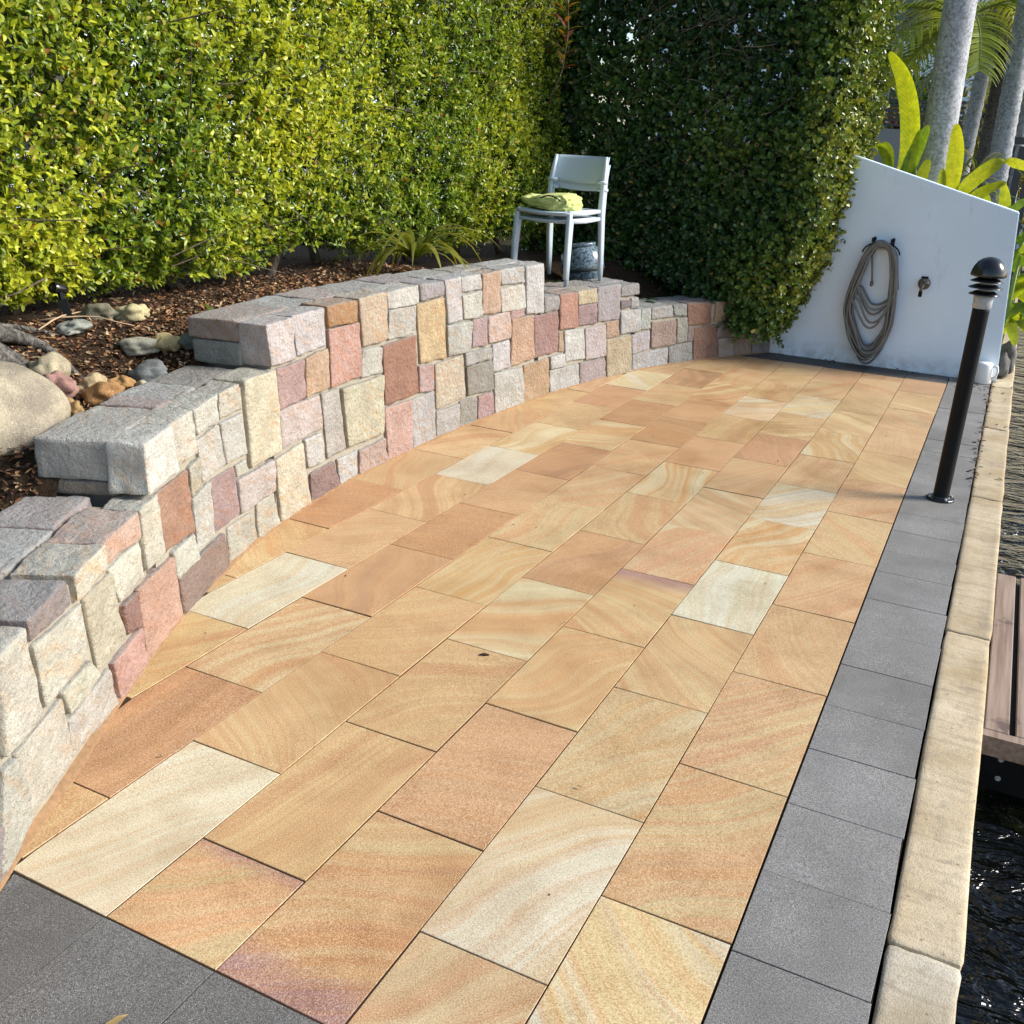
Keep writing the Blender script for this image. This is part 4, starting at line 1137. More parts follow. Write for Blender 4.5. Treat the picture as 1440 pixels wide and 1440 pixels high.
for k in range(NLOOP):
    lo = lows[k % len(lows)] + .012; off = -.030 - .010 * (k % 8) - g.uniform(0, .012)
    wl = .088 + g.uniform(-.03, .03); wr = .088 + g.uniform(-.028, .03); mid = .93 + g.uniform(-.035, .01)
    sh = .06 * (.5 - lo) + g.uniform(-.015, .02)
    bow = g.uniform(.02, .055) * (1 - lo)
    top = [(-.655 - wl * .55, mid + .005), (-.655, mid + .02 + g.uniform(-.01, .015)), (-.655 + wr * .6, mid)]
    rightp = [(-.655 + wr + .02 * (1 - lo), mid - .10), (-.655 + wr + .045 + bow * .3 - sh * .2, mid - .30 * (1 - lo) - .12), (-.655 + wr * 1.15 + .035, lo + .15 * (1 - lo) + .05), (-.655 + wr * .55 + .02, lo + .022)]
    leftp = [(-.655 - wl * .40 + .02, lo + .010), (-.655 - wl * 1.15 - .012, lo + .14 * (1 - lo) + .05), (-.655 - wl - .04 - bow, mid - .38 * (1 - lo) - .10), (-.655 - wl - .012, mid - .10)]
    for (x, z) in top + rightp + leftp: pts.append(Vector((x, hy + off, z)))
def catmull(P, n):
    out = []
    for i in range(1, len(P) - 2):
        for j in range(n):
            t_ = j / n; a, b, c, d = P[i - 1], P[i], P[i + 1], P[i + 2]
            out.append(.5 * ((2 * b) + (c - a) * t_ + (2 * a - 5 * b + 4 * c - d) * t_ ** 2 + (3 * b - a - 3 * c + d) * t_ ** 3))
    return out
hp = catmull([pts[0]] + pts + [pts[-1]], 5)
tb = MB(); tb.tube(hp, .0088, 7); tb.build('tube', M_HOSE, hose, True)
tb = MB(); tb.tube([pts[0], pts[0] + Vector((-.02, -.02, -.08)), pts[0] + Vector((0, -.02, -.20)), pts[0] + Vector((.01, -.02, -.27))], .0075, 7); tb.build('free_end', M_HOSE, hose, True)
tb = MB(); p_ = pts[0] + Vector((.01, -.02, -.27)); tb.lathe([(0, .0), (.012, 0), (.013, -.02), (.010, -.035), (.006, -.036), (0, -.036)], 10, Matrix.Translation(p_)); tb.build('coupling', M_BRASS, hose, True)
tb = MB(); tb.lathe([(0, .02), (.012, .02), (.013, -.02), (.010, -.04), (0, -.04)], 10, Matrix.Translation((-.520, hy - .06, .42))); tb.build('coupling', M_BLACK, hose, True)
tp = thing('garden_tap', (-.317, hy, .67), 'small tarnished brass garden tap on the white wall', 'tap')
tb = MB(); tb.lathe([(0, 0), (.046, 0), (.046, .006), (.038, .022), (.02, .030), (.014, .032)], 20, Matrix.Translation((-.312, hy - .001, .676)) @ Matrix.Rotation(radians(90), 4, 'X')); tb.build('wall_flange', M_BRASS, tp, True)
tb = MB(); tb.tube([(-.312, hy - .02, .676), (-.312, hy - .075, .674), (-.318, hy - .095, .655), (-.320, hy - .098, .625)], [.013, .014, .013, .011], 10); tb.build('spout', M_BRASS, tp, True)
tb = MB(); tb.lathe([(.010, .585), (.014, .588), (.014, .622), (.011, .63)], 10, Matrix.Translation((-.320, hy - .098, 0))); tb.build('hose_connector', M_BLACK, tp, True)
tb = MB(); tb.tube([(-.312, hy - .07, .68), (-.308, hy - .07, .725)], .006, 8); tb.build('spindle', M_BRASS, tp, True)
tb = MB(); tb.tube([(-.334, hy - .07, .728), (-.284, hy - .07, .728)], [.008, .008], 8); tb.build('handle', M_BLACK, tp, True)
jx, jy_ = .225, 7.085
jg = thing('plastic_jug', (jx, jy_, 0), 'white plastic jug with handle upside down at the foot of the white wall', 'jug')
tb = MB(); tb.lathe([(.064, .002), (.067, .004), (.060, .14), (.055, .152), (.0, .154), ], 24, Matrix.Translation((jx, jy_, .002))); tb.build('body', M_WHITEPL, jg, True)
tb = MB(); tb.tube([(jx + .058, jy_ - .01, .138), (jx + .088, jy_ - .014, .135), (jx + .096, jy_ - .015, .10), (jx + .088, jy_ - .014, .06), (jx + .063, jy_ - .01, .045)], [.010, .010, .009, .009, .010], 8); tb.build('handle', M_WHITEPL, jg, True)

# ------------------------------------------------------------------ two stacked chairs with a bag
def chair(dz, fwd, label):
    o0 = Vector((-2.61, 5.13, .643)); back = Vector((.124, .992, 0)).normalized(); right = Vector((.992, -.124, 0)).normalized()
    T = Matrix(((right.x, back.x, 0, o0.x - back.x * fwd), (right.y, back.y, 0, o0.y - back.y * fwd), (0, 0, 1, o0.z + dz), (0, 0, 0, 1)))
    c = thing('chair', T @ Vector((0, .24, 0)), label, 'chair', 'stacked pale grey chairs on the wall')
    def bar(pts, w, d, n=None):
        """rectangular section bar through local points"""
        mb = MB(); rings = []
        for i, p in enumerate(pts):
            p = Vector(p); ww = w[i] if hasattr(w, '__len__') else w; dd = d[i] if hasattr(d, '__len__') else d
            t_ = (Vector(pts[min(i + 1, len(pts) - 1)]) - Vector(pts[max(i - 1, 0)])).normalized()
            ax = Vector((1, 0, 0)) if abs(t_.x) < .7 else Vector((0, 0, 1))
            ay = t_.cross(ax).normalized(); ax = ay.cross(t_).normalized()
            ring = []
            for k in range(10):
                a = 2 * pi * k / 10; ca, sa = cos(a), sin(a)
                ring.append(T @ (p + ax * ww * (abs(ca) ** .6) * (1 if ca >= 0 else -1) + ay * dd * (abs(sa) ** .6) * (1 if sa >= 0 else -1)))
            rings.append(ring)
        vs = [v for r in rings for v in r]; fs = []
        for i in range(len(pts) - 1):
            for k in range(10): fs.append((i * 10 + k, i * 10 + (k + 1) % 10, (i + 1) * 10 + (k + 1) % 10, (i + 1) * 10 + k))
        fs.append(tuple(range(9, -1, -1))); fs.append(tuple((len(pts) - 1) * 10 + k for k in range(10)))
        mb.add(vs, fs); return mb
    hw = .213
    for s in (-1, 1):
        bar([(s * hw, .012, 0), (s * (hw - .004), .020, .22), (s * (hw - .010), .034, .405), (s * (hw - .016), .050, .432)], [.013, .016, .018, .012], [.014, .018, .019, .012]).build('leg', M_CHAIR, c, True)
        bar([(s * hw, .492, 0), (s * (hw - .002), .474, .22), (s * (hw - .006), .452, .44), (s * (hw - .004), .456, .60), (s * (hw - .010), .475, .70), (s * (hw - .016), .492, .775)], [.013, .016, .019, .017, .014, .010], [.014, .019, .022, .020, .016, .010]).build('leg', M_CHAIR, c, True)
        bar([(s * (hw - .014), .03, .418), (s * (hw - .012), .24, .414), (s * (hw - .008), .45, .425)], .012, .013).build('side_rail', M_CHAIR, c, True)
        bar([(s * (hw - .050), .455, .612), (s * (hw + .014), .455, .612)], .012, .026).build('arm_stub', M_CHAIR, c, True)
    # seat shell, dished
    nx, ny = 13, 12; vs = []; fs = []
    for L_ in range(2):
        for j in range(ny):
            for i in range(nx):
                u = i / (nx - 1) * 2 - 1; v = j / (ny - 1)
                x = u * (.205 - .012 * v); y = .015 + v * .44
                y -= .018 * (1 - u * u) * (1 - v) * 1.0
                z = .436 - .014 * (1 - u * u) * sin(pi * (.15 + .8 * v)) - (0.010 if L_ else 0) - .010 * max(0, .12 - v) / .12
                vs.append(T @ Vector((x, y, z)))
    q0 = nx * ny
    for j in range(ny - 1):
        for i in range(nx - 1):
            a = j * nx + i; fs.append((a, a + 1, a + nx + 1, a + nx)); fs.append((q0 + a, q0 + a + nx, q0 + a + nx + 1, q0 + a + 1))
    per = [i for i in range(nx)] + [j * nx + nx - 1 for j in range(1, ny)] + [(ny - 1) * nx + i for i in range(nx - 2, -1, -1)] + [j * nx for j in range(ny - 2, 0, -1)]
    for k in range(len(per)):
        a, b = per[k], per[(k + 1) % len(per)]; fs.append((a, q0 + a, q0 + b, b))
    mesh_obj('seat', vs, fs, M_CHAIR, c, True)
    # curved backrest panel
    nx, nz = 15, 8; vs = []; fs = []
    for L_ in range(2):
        for j in range(nz):
            for i in range(nx):
                u = i / (nx - 1) * 2 - 1; v = j / (nz - 1)
                x = u * (.215 - .006 * v); z = .610 + v * .165 - .016 * (1 - u * u) * (1 - v)
                y = .470 + .050 * v * v * .5 + .045 * (1 - u * u) + .012 * v + (.013 if L_ else 0)
                vs.append(T @ Vector((x, y, z)))
    q0 = nx * nz
    for j in range(nz - 1):
        for i in range(nx - 1):
            a = j * nx + i; fs.append((a, a + 1, a + nx + 1, a + nx)); fs.append((q0 + a, q0 + a + nx, q0 + a + nx + 1, q0 + a + 1))
    per = [i for i in range(nx)] + [j * nx + nx - 1 for j in range(1, nz)] + [(nz - 1) * nx + i for i in range(nx - 2, -1, -1)] + [j * nx for j in range(nz - 2, 0, -1)]
    for k in range(len(per)):
        a, b = per[k], per[(k + 1) % len(per)]; fs.append((a, q0 + a, q0 + b, b))
    mesh_obj('backrest', vs, fs, M_CHAIR, c, True)
    bar([(-hw + .02, .03, .416), (0, .012, .412), (hw - .02, .03, .416)], .012, .012).build('front_rail', M_CHAIR, c, True)
    return T
T0 = chair(0.0, 0.0, 'lower of two stacked pale grey plastic chairs on the stone wall')
T1 = chair(.050, .018, 'upper of two stacked pale grey plastic chairs, with a green bag on its seat')
# crumpled bag
bag = thing('bag', T1 @ Vector((0, .22, .43)), 'crumpled lime green fabric bag on the upper chair seat', 'bag')
bm = bmesh.new(); bmesh.ops.create_icosphere(bm, subdivisions=5, radius=1)
for v in bm.verts:
    q = v.co.copy(); n1 = noise.noise(q * 1.1 + Vector((3, 1, 2))); n2 = noise.noise(q * 3.0 + Vector((1, 7, 2))); n3 = 1 - abs(noise.noise(q * 5 + Vector((4, 4, 1)))) * 2
    r_ = 1 + .18 * n1 + .13 * n2 + .08 * n3 + .03 * noise.noise(q * 9)
    x = (abs(q.x) ** .75) * (1 if q.x > 0 else -1) * .185 * r_; y = (abs(q.y) ** .8) * (1 if q.y > 0 else -1) * .15 * r_
    z = max(q.z, -.45) * .066 * r_ * (1 + .55 * q.x * (1 if q.x > -.6 else .2)) + .035
    v.co = T1 @ Vector((x - .02, y + .20, z + .430))
me = bpy.data.meshes.new('body'); bm.to_mesh(me); bm.free(); me.materials.append(M_LIME); me.polygons.foreach_set('use_smooth', [True] * len(me.polygons))
bb = bpy.data.objects.new('body', me); link(bb, bag)
tb = MB(); tb.tube([T1 @ Vector((-.06 + .17 * t_, .058 + .02 * (t_ - .5) ** 2, .495 + .028 * sin(pi * t_))) for t_ in np.linspace(0, 1, 9)], .005, 6); tb.build('zip', M_ZIP, bag, True)
# flap and strap of the bag
bl = MB(); bl.tube([T1 @ Vector((.10 + .05 * sin(t_ * 3), .09 - .02 * t_, .52 - .07 * t_)) for t_ in np.linspace(0, 1, 8)], .007, 6); bl.build('strap', M_LIME, bag, True)
# glazed pot behind the chairs
t = NT('mottled_blue_glaze'); geo = t.n('NewGeometry')
c_ = t.mix(t.ramp(t.noise(geo.outputs['Position'], 55, 5, .7), [(.40, 0), (.60, 1)]), (.02, .045, .07), (.20, .27, .32)); M_POT = t.fin(c_, .25, .5)
po = thing('glazed_pot', (-2.56, 5.84, .60), 'round mottled blue glazed pot in the shade behind the chairs', 'pot')
TP = Matrix.Translation((-2.56, 5.84, .58)) @ Matrix.Rotation(radians(-10), 4, 'Y')
tb = MB(); tb.lathe([(.0, 0), (.10, 0), (.135, .03), (.158, .10), (.160, .16), (.148, .215), (.120, .25), (.100, .262)], 36, TP); tb.build('body', M_POT, po, True)
tb = MB(); tb.lathe([(.100, .260), (.112, .265), (.114, .28), (.102, .285), (.090, .275), (.085, .20), (0, .18)], 36, TP); tb.build('rim', M_POT, po, True)
tb = MB(); tb.lathe([(.156, .085), (.162, .09), (.162, .104), (.158, .11)], 36, TP); tb.build('dark_band', M_ZIP, po, True)

# ------------------------------------------------------------------ floating pontoon
dk = thing('pontoon', (.75, 2.75, -.30), 'floating pontoon with brown composite deck boards on the canal', 'pontoon')
dz = -.22; x = .480
for i in range(9):
    w = .078; mb = MB(); mb.box(x, x + w, 2.215, 3.72, dz - .022, dz)
    o = mb.build('deck_board', M_WOOD, dk)
    bm = bmesh.new(); bm.from_mesh(o.data); bmesh.ops.bevel(bm, geom=list(bm.edges), offset=.003, segments=1, affect='EDGES'); bm.to_mesh(o.data); bm.free()
    x += w + .020
mb = MB(); mb.box(.476, 1.40, 2.170, 2.213, dz - .075, dz - .002); mb.build('fascia_board', M_WOOD, dk)
mb = MB(); mb.box(.50, 1.36, 2.235, 3.70, -.62, dz - .03); mb.build('float', M_BLACK, dk)
for (xx, zz) in ((.555, -.335), (.56, -.41), (.82, -.335)):
    mb = MB(); mb.lathe([(0, .006), (.006, .006), (.006, 0), (.010, 0), (.010, -.004)], 10, Matrix.Translation((xx, 2.234, zz)) @ Matrix.Rotation(radians(90), 4, 'X')); mb.build('bolt', M_GALV, dk)

# ------------------------------------------------------------------ small litter
g = np.random.default_rng(44); nl = 190
Xl = np.where(g.random(nl) < .75, .296 + g.normal(size=nl) * .008, g.uniform(.0, .45, nl)); Yl = np.where(Xl > .27, g.uniform(4.2, 7.4, nl) ** 1.0, g.uniform(6.8, 7.12, nl))
Xl[:40] = g.uniform(-1.5, .0, 40); Yl[:40] = 7.14 - np.abs(g.normal(size=40)) * .05
Xl[40:85] = g.uniform(-2.2, 0, 45); Yl[40:85] = g.uniform(.1, 6.5, 45)
P = np.stack([Xl, Yl, np.full(nl, .006)], 1); P = P[P[:, 0] > np.interp(P[:, 1], YY, XX) + .03]; nl = len(P)
spk_ = (P[:, 0] < -.02) & (P[:, 1] < 6.7)
lt = leaf_mesh('leaf_litter', P, nrm(np.stack([g.normal(size=nl), g.normal(size=nl), g.normal(size=nl) * .3], 1)), nrm(np.stack([g.normal(size=nl) * .4, g.normal(size=nl) * .4, np.ones(nl)], 1)), g.uniform(.015, .04, nl) * np.where(spk_, .35, 1), g.uniform(.004, .010, nl) * np.where(spk_, .45, 1), np.array([(.12, .075, .04), (.20, .13, .07), (.06, .045, .03)])[g.integers(0, 3, nl)], M_CHIP, None)
tag(lt, 'dry leaf litter caught in the kerb gap and along the foot of the white wall', None, None, 'stuff')
bl = Blades(); bl.blade([(-.985, -.228, .004), (-.972, -.205, .012), (-.965, -.185, .016), (-.962, -.165, .010)], .008, (1, .2, 0), (.34, .24, .10)); o = bl.build('dry_leaf', M_CHIP, None)
tag(o, 'curled dry leaf lying on the dark granite in the near corner', 'leaf')
o = cobble((-1.037, 1.414, .004), (.013, .005, .004), (70, 55, 50), 21, 'debris', .6, .3, 3, .5); tag(o, 'small dark scrap of debris lying on a pinkish paver mid patio', 'debris')
gg = np.random.default_rng(6); nG = 500
P = np.stack([gg.uniform(-1.62, -1.235, nG), gg.uniform(-.42, -.275, nG), np.full(nG, -.01)], 1); P = P[(P[:, 0] < -1.10 + (P[:, 1] + .20) * 1.6 - .03)]
nG = len(P)
gt = leaf_mesh('grass', P, nrm(np.stack([gg.normal(size=nG) * .5, gg.normal(size=nG) * .5, np.ones(nG)], 1)), nrm(gg.normal(size=(nG, 3))), gg.uniform(.02, .05, nG), gg.uniform(.0015, .003, nG), np.array([[.12, .17, .03]]) * gg.uniform(.7, 1.4, (nG, 1)), M_LEAF, None)
tag(gt, 'tuft of short grass at the near left corner of the paving', None, None, 'stuff')
# ------------------------------------------------------------------ garden beyond the end wall
g = np.random.default_rng(101)
YG = (.46, .50, .030); YGD = (.20, .30, .03)
def ginger(loc, label, leaves, stems):
    r = thing('ginger_plant', loc, label, 'plant')
    for (pts, w, col) in leaves:
        P_ = catmull([Vector(p) for p in [pts[0]] + pts + [pts[-1]]], 14) + [Vector(pts[-1])]
        bl = Blades(); bl.blade(P_, w, (1, -.35, .15), col, .22, lambda t: (sin(pi * min(1, .06 + .94 * t)) ** .55) if t < 1 else .02); bl.build('leaf', M_BLADE, r)
    for (a, b) in stems:
        tb = MB(); tb.tube([a, ((a[0] + b[0]) / 2 + .01, a[1], (a[2] + b[2]) / 2), b], [.016, .014, .010], 8); tb.build('stem', m_plain('green_stem', (.16, .24, .05), .5, .3), r, True)
ginger((-.66, 7.5, 0), 'tall ginger with one long upright yellow-green leaf behind the white wall', [
    ([(-.66, 7.5, 1.20), (-.62, 7.5, 1.55), (-.655, 7.5, 1.85), (-.75, 7.48, 2.12), (-.885, 7.46, 2.30)], .078, YG),
    ([(-.64, 7.5, 1.25), (-.585, 7.49, 1.55), (-.515, 7.48, 1.80)], .062, YGD),
    ([(-.70, 7.5, 1.32), (-.80, 7.5, 1.60), (-.92, 7.5, 1.63), (-1.06, 7.5, 1.585)], .045, (.34, .40, .03)),
    ([(-.83, 7.52, 1.66), (-.775, 7.5, 1.58), (-.735, 7.5, 1.44)], .045, (.30, .36, .03)),
    ([(-.56, 7.52, 1.22), (-.50, 7.5, 1.42), (-.47, 7.5, 1.56)], .05, (.30, .34, .03))],
    [((-.66, 7.5, 0), (-.65, 7.5, 1.5)), ((-.60, 7.52, 0), (-.58, 7.5, 1.45)), ((-.73, 7.52, 0), (-.72, 7.5, 1.42))])
ginger((-.18, 7.55, 0), 'ginger plant with broad yellow leaves arching over the sloping wall top', [
    ([(-.265, 7.5, 1.18), (-.275, 7.5, 1.45), (-.29, 7.5, 1.65), (-.325, 7.5, 1.82)], .066, (.50, .50, .025)),
    ([(-.27, 7.5, 1.22), (-.13, 7.46, 1.42), (.05, 7.44, 1.56), (.28, 7.42, 1.52)], .060, (.48, .49, .028)),
    ([(-.20, 7.52, 1.20), (-.05, 7.5, 1.34), (.10, 7.5, 1.43)], .05, (.38, .42, .03)),
    ([(-.34, 7.53, 1.20), (-.345, 7.5, 1.38), (-.36, 7.5, 1.50)], .035, (.40, .43, .03)),
    ([(.10, 7.5, 1.0), (.125, 7.5, 1.25), (.075, 7.5, 1.43)], .045, (.44, .47, .03)),
    ([(-.03, 7.5, 1.1), (.0, 7.5, 1.24), (-.02, 7.5, 1.34)], .035, (.36, .42, .03)),
    ([(.13, 7.55, 1.1), (.22, 7.5, 1.28), (.38, 7.46, 1.32)], .03, (.16, .24, .04))],
    [((-.28, 7.5, 0), (-.27, 7.5, 1.3)), ((-.20, 7.54, 0), (-.2, 7.52, 1.25)), ((.08, 7.52, 0), (.1, 7.5, 1.1))])
lv = []
for i in range(34):
    x0 = .30 + g.uniform(-.06, .06); y0 = 7.62 + g.uniform(0, .9); z0 = g.uniform(.25, 1.0); a = g.uniform(-.9, .9)
    L = g.uniform(.22, .42); dx = cos(a) * L * .7; dy = sin(a) * L * .6 - .12
    lv.append(([(x0, y0, z0), (x0 + dx * .5, y0 + dy * .5, z0 + .14 * g.uniform(.3, 1.2)), (x0 + dx, y0 + dy, z0 + g.uniform(-.10, .16))], g.uniform(.030, .048), tuple(np.array([(.34, .42, .03), (.18, .28, .03), (.42, .46, .03), (.10, .20, .03)][i % 4]) * g.uniform(.8, 1.1))))
ginger((.28, 8.0, 0), 'bushy green ginger leaves right of the white wall above the kerb', lv, [((.28, 7.7, 0), (.30, 7.7, .9)), ((.26, 8.1, 0), (.30, 8.1, 1.0)), ((.30, 8.4, 0), (.32, 8.4, .9))])
for (x, y, sz, sd_, lab) in ((.372, 7.62, (.07, .14, .15), 3.3, 'grey rock beside the kerb right of the white wall'), (.345, 7.42, (.05, .10, .11), 5.1, 'smaller grey rock touching the corner of the white wall')):
    tag(cobble((x, y, sz[2] * .7), sz, (140, 138, 135), sd_, 'rock', .6, .2, 4, .2), lab, 'rock')
# palms
def palm_trunk(r, x, y, r0, h, lean, mat, z0=0, rings=.10, amp=.05):
    nseg = int(h / rings) * 3; nk = 18; vs = []; fs = []
    for i in range(nseg + 1):
        z = h * i / nseg; rad = r0 * (1.10 - .25 * z / h) * (1 + (amp if i % 3 == 0 else 0))
        for k in range(nk):
            a = 2 * pi * k / nk; q = rad * (1 + .02 * noise.noise(Vector((cos(a) * 3 + x, sin(a) * 3, z * 4))))
            vs.append((x + lean[0] * z + cos(a) * q, y + lean[1] * z + sin(a) * q, z0 + z))
    for i in range(nseg):
        for k in range(nk): fs.append((i * nk + k, i * nk + (k + 1) % nk, (i + 1) * nk + (k + 1) % nk, (i + 1) * nk + k))
    return mesh_obj('trunk', vs, fs, mat, r, True)
def frond(r, p0, d, L, droop, col, n=30, ll=.32, lw=.011, hang=.5, rachis=True):
    P_ = arch(p0, d, L, droop, 16); bl = Blades(); K = len(P_)
    for i in range(n):
        t = .10 + .88 * i / (n - 1); f = t * (K - 1); j = min(K - 2, int(f)); p = P_[j].lerp(P_[j + 1], f - j); tg = (P_[j + 1] - P_[j]).normalized()
        side = tg.cross(Vector((0, 0, 1))); side = side.normalized() if side.length > 1e-4 else Vector((1, 0, 0))
        l_ = ll * (.45 + .55 * sin(pi * (.15 + .8 * t)))
        for s in (-1, 1):
            dd = side * s * .85 + tg * .65 + Vector((0, 0, .25)) + Vector(g.normal(size=3)) * .05
            c_ = tuple(np.array(col) * g.uniform(.75, 1.2))
            bl.blade(arch(p, dd, l_, hang * 2, 5), lw, tg, c_, .3, lambda t: 1 - .85 * t ** 2)
    bl.build('frond', M_FROND, r)
    if rachis:
        tb = MB(); tb.tube(P_, [.012 * (1 - .8 * k / (K - 1)) for k in range(K)], 6); tb.build('rachis', m_plain('palm_rachis', (.20, .22, .06), .5, .3), r, True)
MT1 = m_palmtrunk('grey_palm_bark', (.42, .43, .45), (.58, .59, .61)); MT2 = m_palmtrunk('ringed_palm_bark', (.36, .375, .39), (.48, .50, .52)); MT3 = m_palmtrunk('dark_palm_bark', (.09, .085, .075), (.14, .13, .11))
def palm(x, y, r0, h, lean, mat, label, nf=11, amp=.05, col=(.27, .33, .04), L=1.7):
    r = thing('palm_tree', (x, y, 0), label, 'palm tree', 'palms behind the white wall')
    palm_trunk(r, x, y, r0, h, lean, mat, 0, .10, amp)
    top = Vector((x + lean[0] * h, y + lean[1] * h, h))
    for i in range(nf):
        a = 2 * pi * i / nf + g.uniform(-.2, .2)
        frond(r, top, (cos(a), sin(a), g.uniform(.35, 1.3)), L * g.uniform(.85, 1.1), 2.2, col, 24, .42, .012)
    return r
palm(-.41, 7.90, .122, 5.4, (-.030, 0), MT1, 'thick pale grey palm trunk rising just behind the white wall', 8, .012)
palm(-.01, 10.5, .098, 5.6, (-.030, 0), MT2, 'ringed grey palm trunk right of the thick trunk', 7, .05)
palm(.10, 12.6, .085, 5.2, (-.030, 0), MT2, 'slim grey palm trunk at the right edge behind the fence', 6, .04)
palm(-1.30, 12.0, .095, 5.4, (-.09, 0), MT2, 'grey palm trunk beside the edge of the dark hedge', 7, .03)
r = palm(-.50, 12.0, .085, 2.95, (.02, 0), MT2, 'short ringed palm with brown hanging leaf bases', 8, .05, (.16, .17, .03), 1.3)
bl = Blades()
for i in range(60):
    a = g.uniform(0, 2 * pi); p = Vector((-.44 + cos(a) * .10, 12.0 + sin(a) * .10, 3.15 + g.uniform(-.15, .1)))
    bl.blade(arch(p, (cos(a) * .4, sin(a) * .4, -.5), g.uniform(.35, .6), 1.5, 5), .022, (-sin(a), cos(a), 0), tuple(np.array((.26, .20, .05)) * g.uniform(.6, 1.3)))
bl.build('dry_leaf_base', M_FROND, r)
palm(-.28, 12.5, .070, 2.75, (-.01, 0), MT3, 'dark slender palm with silver-green drooping fronds', 11, .08, (.22, .24, .10), 1.2)
# low arching palm
r = thing('palm_tree', (-.62, 10.3, 0), 'young palm whose long green fronds arch beside the dark hedge', 'palm tree', 'palms behind the white wall')
palm_trunk(r, -.62, 10.3, .06, 2.75, (0, 0), MT3, 0, .08, .08)
for (dx, dy, dz_, L, dr) in ((-1, -.35, .55, 1.35, 1.7), (-1, .2, .9, 1.5, 2.0), (-.8, -.8, .1, 1.2, 1.6), (-.5, -.6, -.2, 1.0, 1.2), (.3, -.9, .3, 1.1, 2.0), (.9, -.2, .7, 1.4, 2.0), (.6, .8, .8, 1.4, 2.0), (-.3, .9, .8, 1.4, 2.0), (-.9, -.5, 1.3, 1.5, 1.6), (-.75, -.2, -.4, .9, .9)):
    frond(r, (-.62, 10.3, 2.8), (dx, dy, dz_), L, dr, (.32, .38, .04), 34, .40, .012)
# spiky pandanus-like plant
r = thing('spiky_plant', (-.22, 9.7, .75), 'spiky grey-green plant with narrow bent leaves between the palm trunks', 'plant')
tb = MB(); tb.tube([(-.22, 9.7, 0), (-.22, 9.7, .8), (-.21, 9.7, 1.35)], [.05, .045, .03], 8); tb.build('stem', MT3, r, True)
for i in range(46):
    a = g.uniform(0, 2 * pi); z = g.uniform(1.0, 1.5); bl = Blades()
    bl.blade(arch((-.22, 9.7, z), (cos(a), sin(a), g.uniform(-.1, 1.3)), g.uniform(.4, .75), g.uniform(1.0, 2.6), 7), .016, (-sin(a), cos(a), 0), tuple(np.array([(.10, .15, .07), (.22, .23, .13), (.05, .09, .03)][i % 3]) * g.uniform(.7, 1.2)), .4); bl.build('leaf', M_FROND, r)
strap_plant('cordyline', (-1.02, 9.95, 1.80), 'small dark red cordyline above the grey garden wall', 14, .26, .018, (.10, .012, .018), (.16, .02, .03), 1.0, g, .6)
strap_plant('bromeliad', (-.62, 9.0, 1.20), 'dry brownish bromeliad behind the ginger', 18, .5, .016, (.16, .11, .06), (.26, .20, .12), 1.4, g, .6)
# grey garden wall with slatted screen
gw = thing('garden_wall', (-1.1, 9.4, 0), 'grey rendered garden wall topped by a horizontal slat screen', 'wall')
mb = MB(); mb.box(-2.4, -.45, 9.40, 9.55, -.04, 1.80); mb.build('wall_body', M_GREYWALL, gw)
for k in range(6):
    mb = MB(); mb.box(-2.4, -.40, 9.44, 9.47, 1.825 + k * .042, 1.825 + k * .042 + .024); mb.build('slat', M_TIMBERDARK, gw)
for x in (-2.0, -1.3, -.6):
    mb = MB(); mb.box(x, x + .05, 9.472, 9.51, 1.80, 2.08); mb.build('post', M_TIMBERDARK, gw)
mb = MB(); mb.tube([(-1.36, 8.6, 0), (-1.345, 8.6, 1.2), (-1.25, 8.6, 2.1)], .022, 8); tag(mb.build('pole', M_TIMBERDARK, None, True), 'thin dark pole leaning beside the edge of the dark hedge', 'pole')
# paling fence at right
fn = thing('paling_fence', (.5, 11.2, 0), 'grey vertical paling fence at the right edge behind the palms', 'fence')
for k in range(12):
    mb = MB(); x = -.02 + k * .105; mb.box(x, x + .075, 11.2, 11.225, -.04, 1.72); mb.build('paling', M_TIMBERDARK, fn)
for z in (1.74, .4):
    mb = MB(); mb.box(-.06, 1.3, 11.17, 11.24 if z > 1 else 11.198, z - .001, z + .07); mb.build('rail', M_TIMBERDARK, fn)
mb = MB(); mb.box(-.06, .02, 11.245, 11.32, -.04, 1.80); mb.build('post', M_TIMBERDARK, fn)
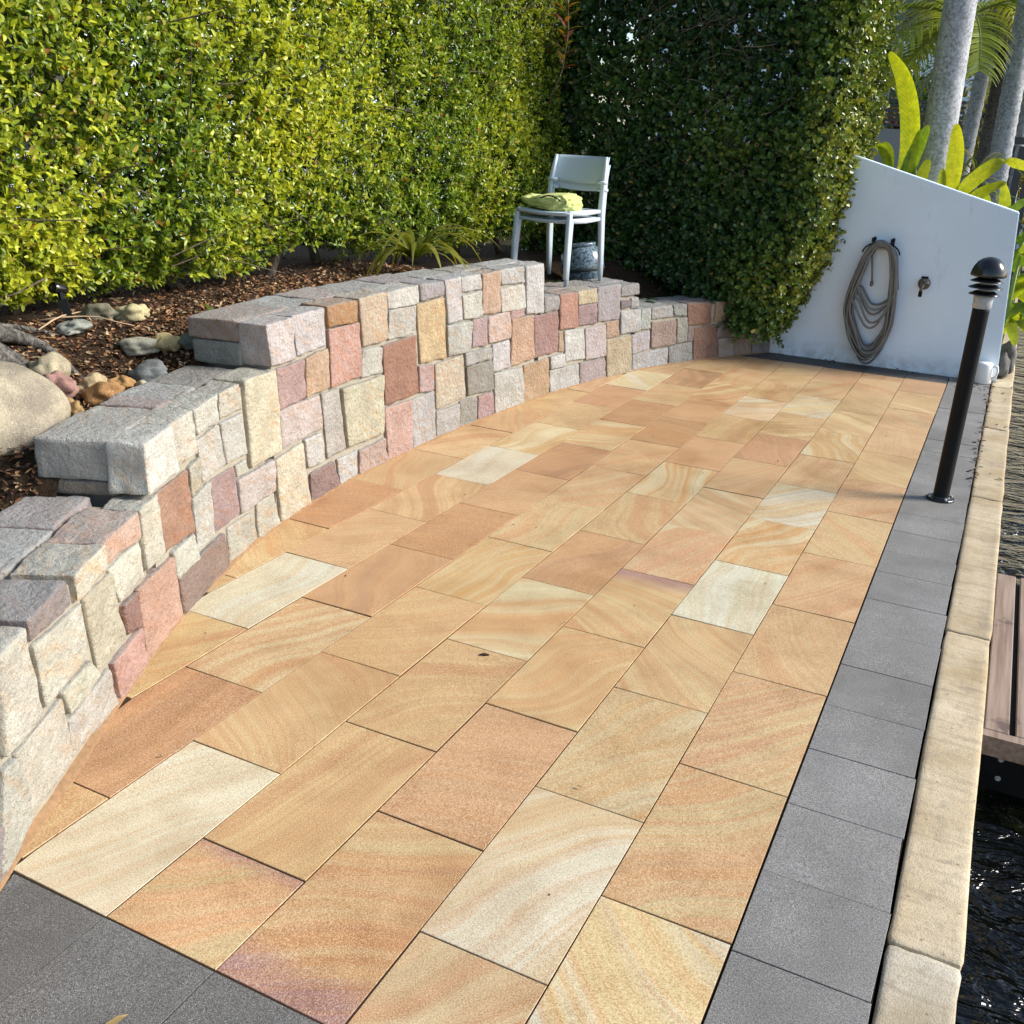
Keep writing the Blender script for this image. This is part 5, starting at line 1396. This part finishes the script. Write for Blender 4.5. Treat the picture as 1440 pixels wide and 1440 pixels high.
# shrubs and house further back
def shrub(x, y, z, rx, ry, rz, n, col, col2, label, lsz=.10):
    r = thing('shrub', (x, y, 0), label, 'shrub', 'background shrubs')
    th_ = g.uniform(0, 2 * pi, n); ph = np.arccos(g.uniform(-1, 1, n)); q = g.uniform(.15, 1, n) ** .4
    lob = 1 + .25 * np.sin(3 * th_ + x) * np.sin(2 * ph) + .15 * np.sin(7 * th_ + 2 * ph)
    P = np.stack([x + np.cos(th_) * np.sin(ph) * q * rx * lob, y + np.sin(th_) * np.sin(ph) * q * ry * lob, z + np.cos(ph) * q * rz * lob], 1); P = P[P[:, 2] > -.1]; n = len(P)
    t = g.uniform(0, 1, (n, 1)); C = lerp(col, col2, t) * g.uniform(.7, 1.2, (n, 1))
    leaf_mesh('crown', P, nrm(g.normal(size=(n, 3)) + np.array([[0, 0, -.2]])), nrm(g.normal(size=(n, 3)) + np.array([[0, 0, .8]])), g.uniform(.6, 1.2, n) * lsz, g.uniform(.2, .32, n) * lsz, C, M_LEAF, r)['kind'] = 'stuff'
    tb = MB()
    for k in range(4): tb.tube([(x + g.normal() * .1, y + g.normal() * .1, -.05), (x + g.normal() * .3 * rx, y + g.normal() * .3 * ry, z * .7), (x + g.normal() * .5 * rx, y + g.normal() * .5 * ry, z + rz * .4)], [.05, .035, .012], 6)
    tb.build('stem', M_TWIG, r, True)
shrub(-.2, 15.0, 1.7, 1.1, .8, 1.6, 3600, (.10, .13, .02), (.40, .32, .05), 'yellow-green shrub between the far palm trunks')
shrub(-2.1, 16.0, 1.9, 1.3, .8, 1.5, 3600, (.03, .07, .015), (.10, .15, .03), 'dark green shrub behind the slat screen')
shrub(1.6, 14.5, 1.6, 1.2, .9, 1.7, 3200, (.05, .09, .015), (.20, .24, .04), 'green shrub behind the right end of the paling fence')
shrub(-1.25, 11.2, 1.35, .35, .3, .75, 1500, (.04, .08, .02), (.30, .20, .05), 'small shrub with orange tips behind the grey garden wall', .07)
shrub(-3.4, 11.0, 1.6, 1.2, .8, 1.8, 3000, (.03, .07, .015), (.10, .15, .03), 'dark shrub behind the shaded hedge')
hs = thing('house', (-1.5, 20, 0), 'pale rendered house glimpsed between the palms', 'house')
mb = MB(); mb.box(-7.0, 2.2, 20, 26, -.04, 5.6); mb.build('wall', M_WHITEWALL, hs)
mb = MB(); mb.box(-7.5, 2.7, 19.4, 26.5, 5.605, 5.85); mb.build('roof', M_ROOF, hs)
for (x0, x1, z0, z1) in ((-3.1, -1.5, .9, 2.9), (-.9, .3, .9, 2.9), (-3.1, -1.5, 3.5, 5.0), (-.9, .6, 3.5, 5.0)):
    mb = MB(); mb.box(x0 - .07, x1 + .07, 19.95, 19.998, z0 - .07, z1 + .07); w2 = mb.build('window', M_WHITEPL, hs)
    mb = MB(); mb.box(x0, x1, 19.93, 19.948, z0, z1); mb.build('pane', M_GLASSDARK, w2)
hs2 = thing('house', (-9, 3, 0), 'white rendered house wall glimpsed through gaps in the sunlit hedge', 'house')
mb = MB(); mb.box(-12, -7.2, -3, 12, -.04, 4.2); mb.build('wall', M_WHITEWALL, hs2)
mb = MB(); mb.box(-12.4, -6.7, -3.4, 12.4, 4.205, 4.4); mb.build('roof', M_ROOF, hs2)
for y0 in (0.5, 4.0, 7.5):
    mb = MB(); mb.box(-7.198, -7.15, y0, y0 + 1.6, 1.2, 2.6); w2 = mb.build('window', M_WHITEPL, hs2)
    mb = MB(); mb.box(-7.148, -7.135, y0 + .07, y0 + 1.53, 1.27, 2.53); mb.build('pane', M_GLASSDARK, w2)
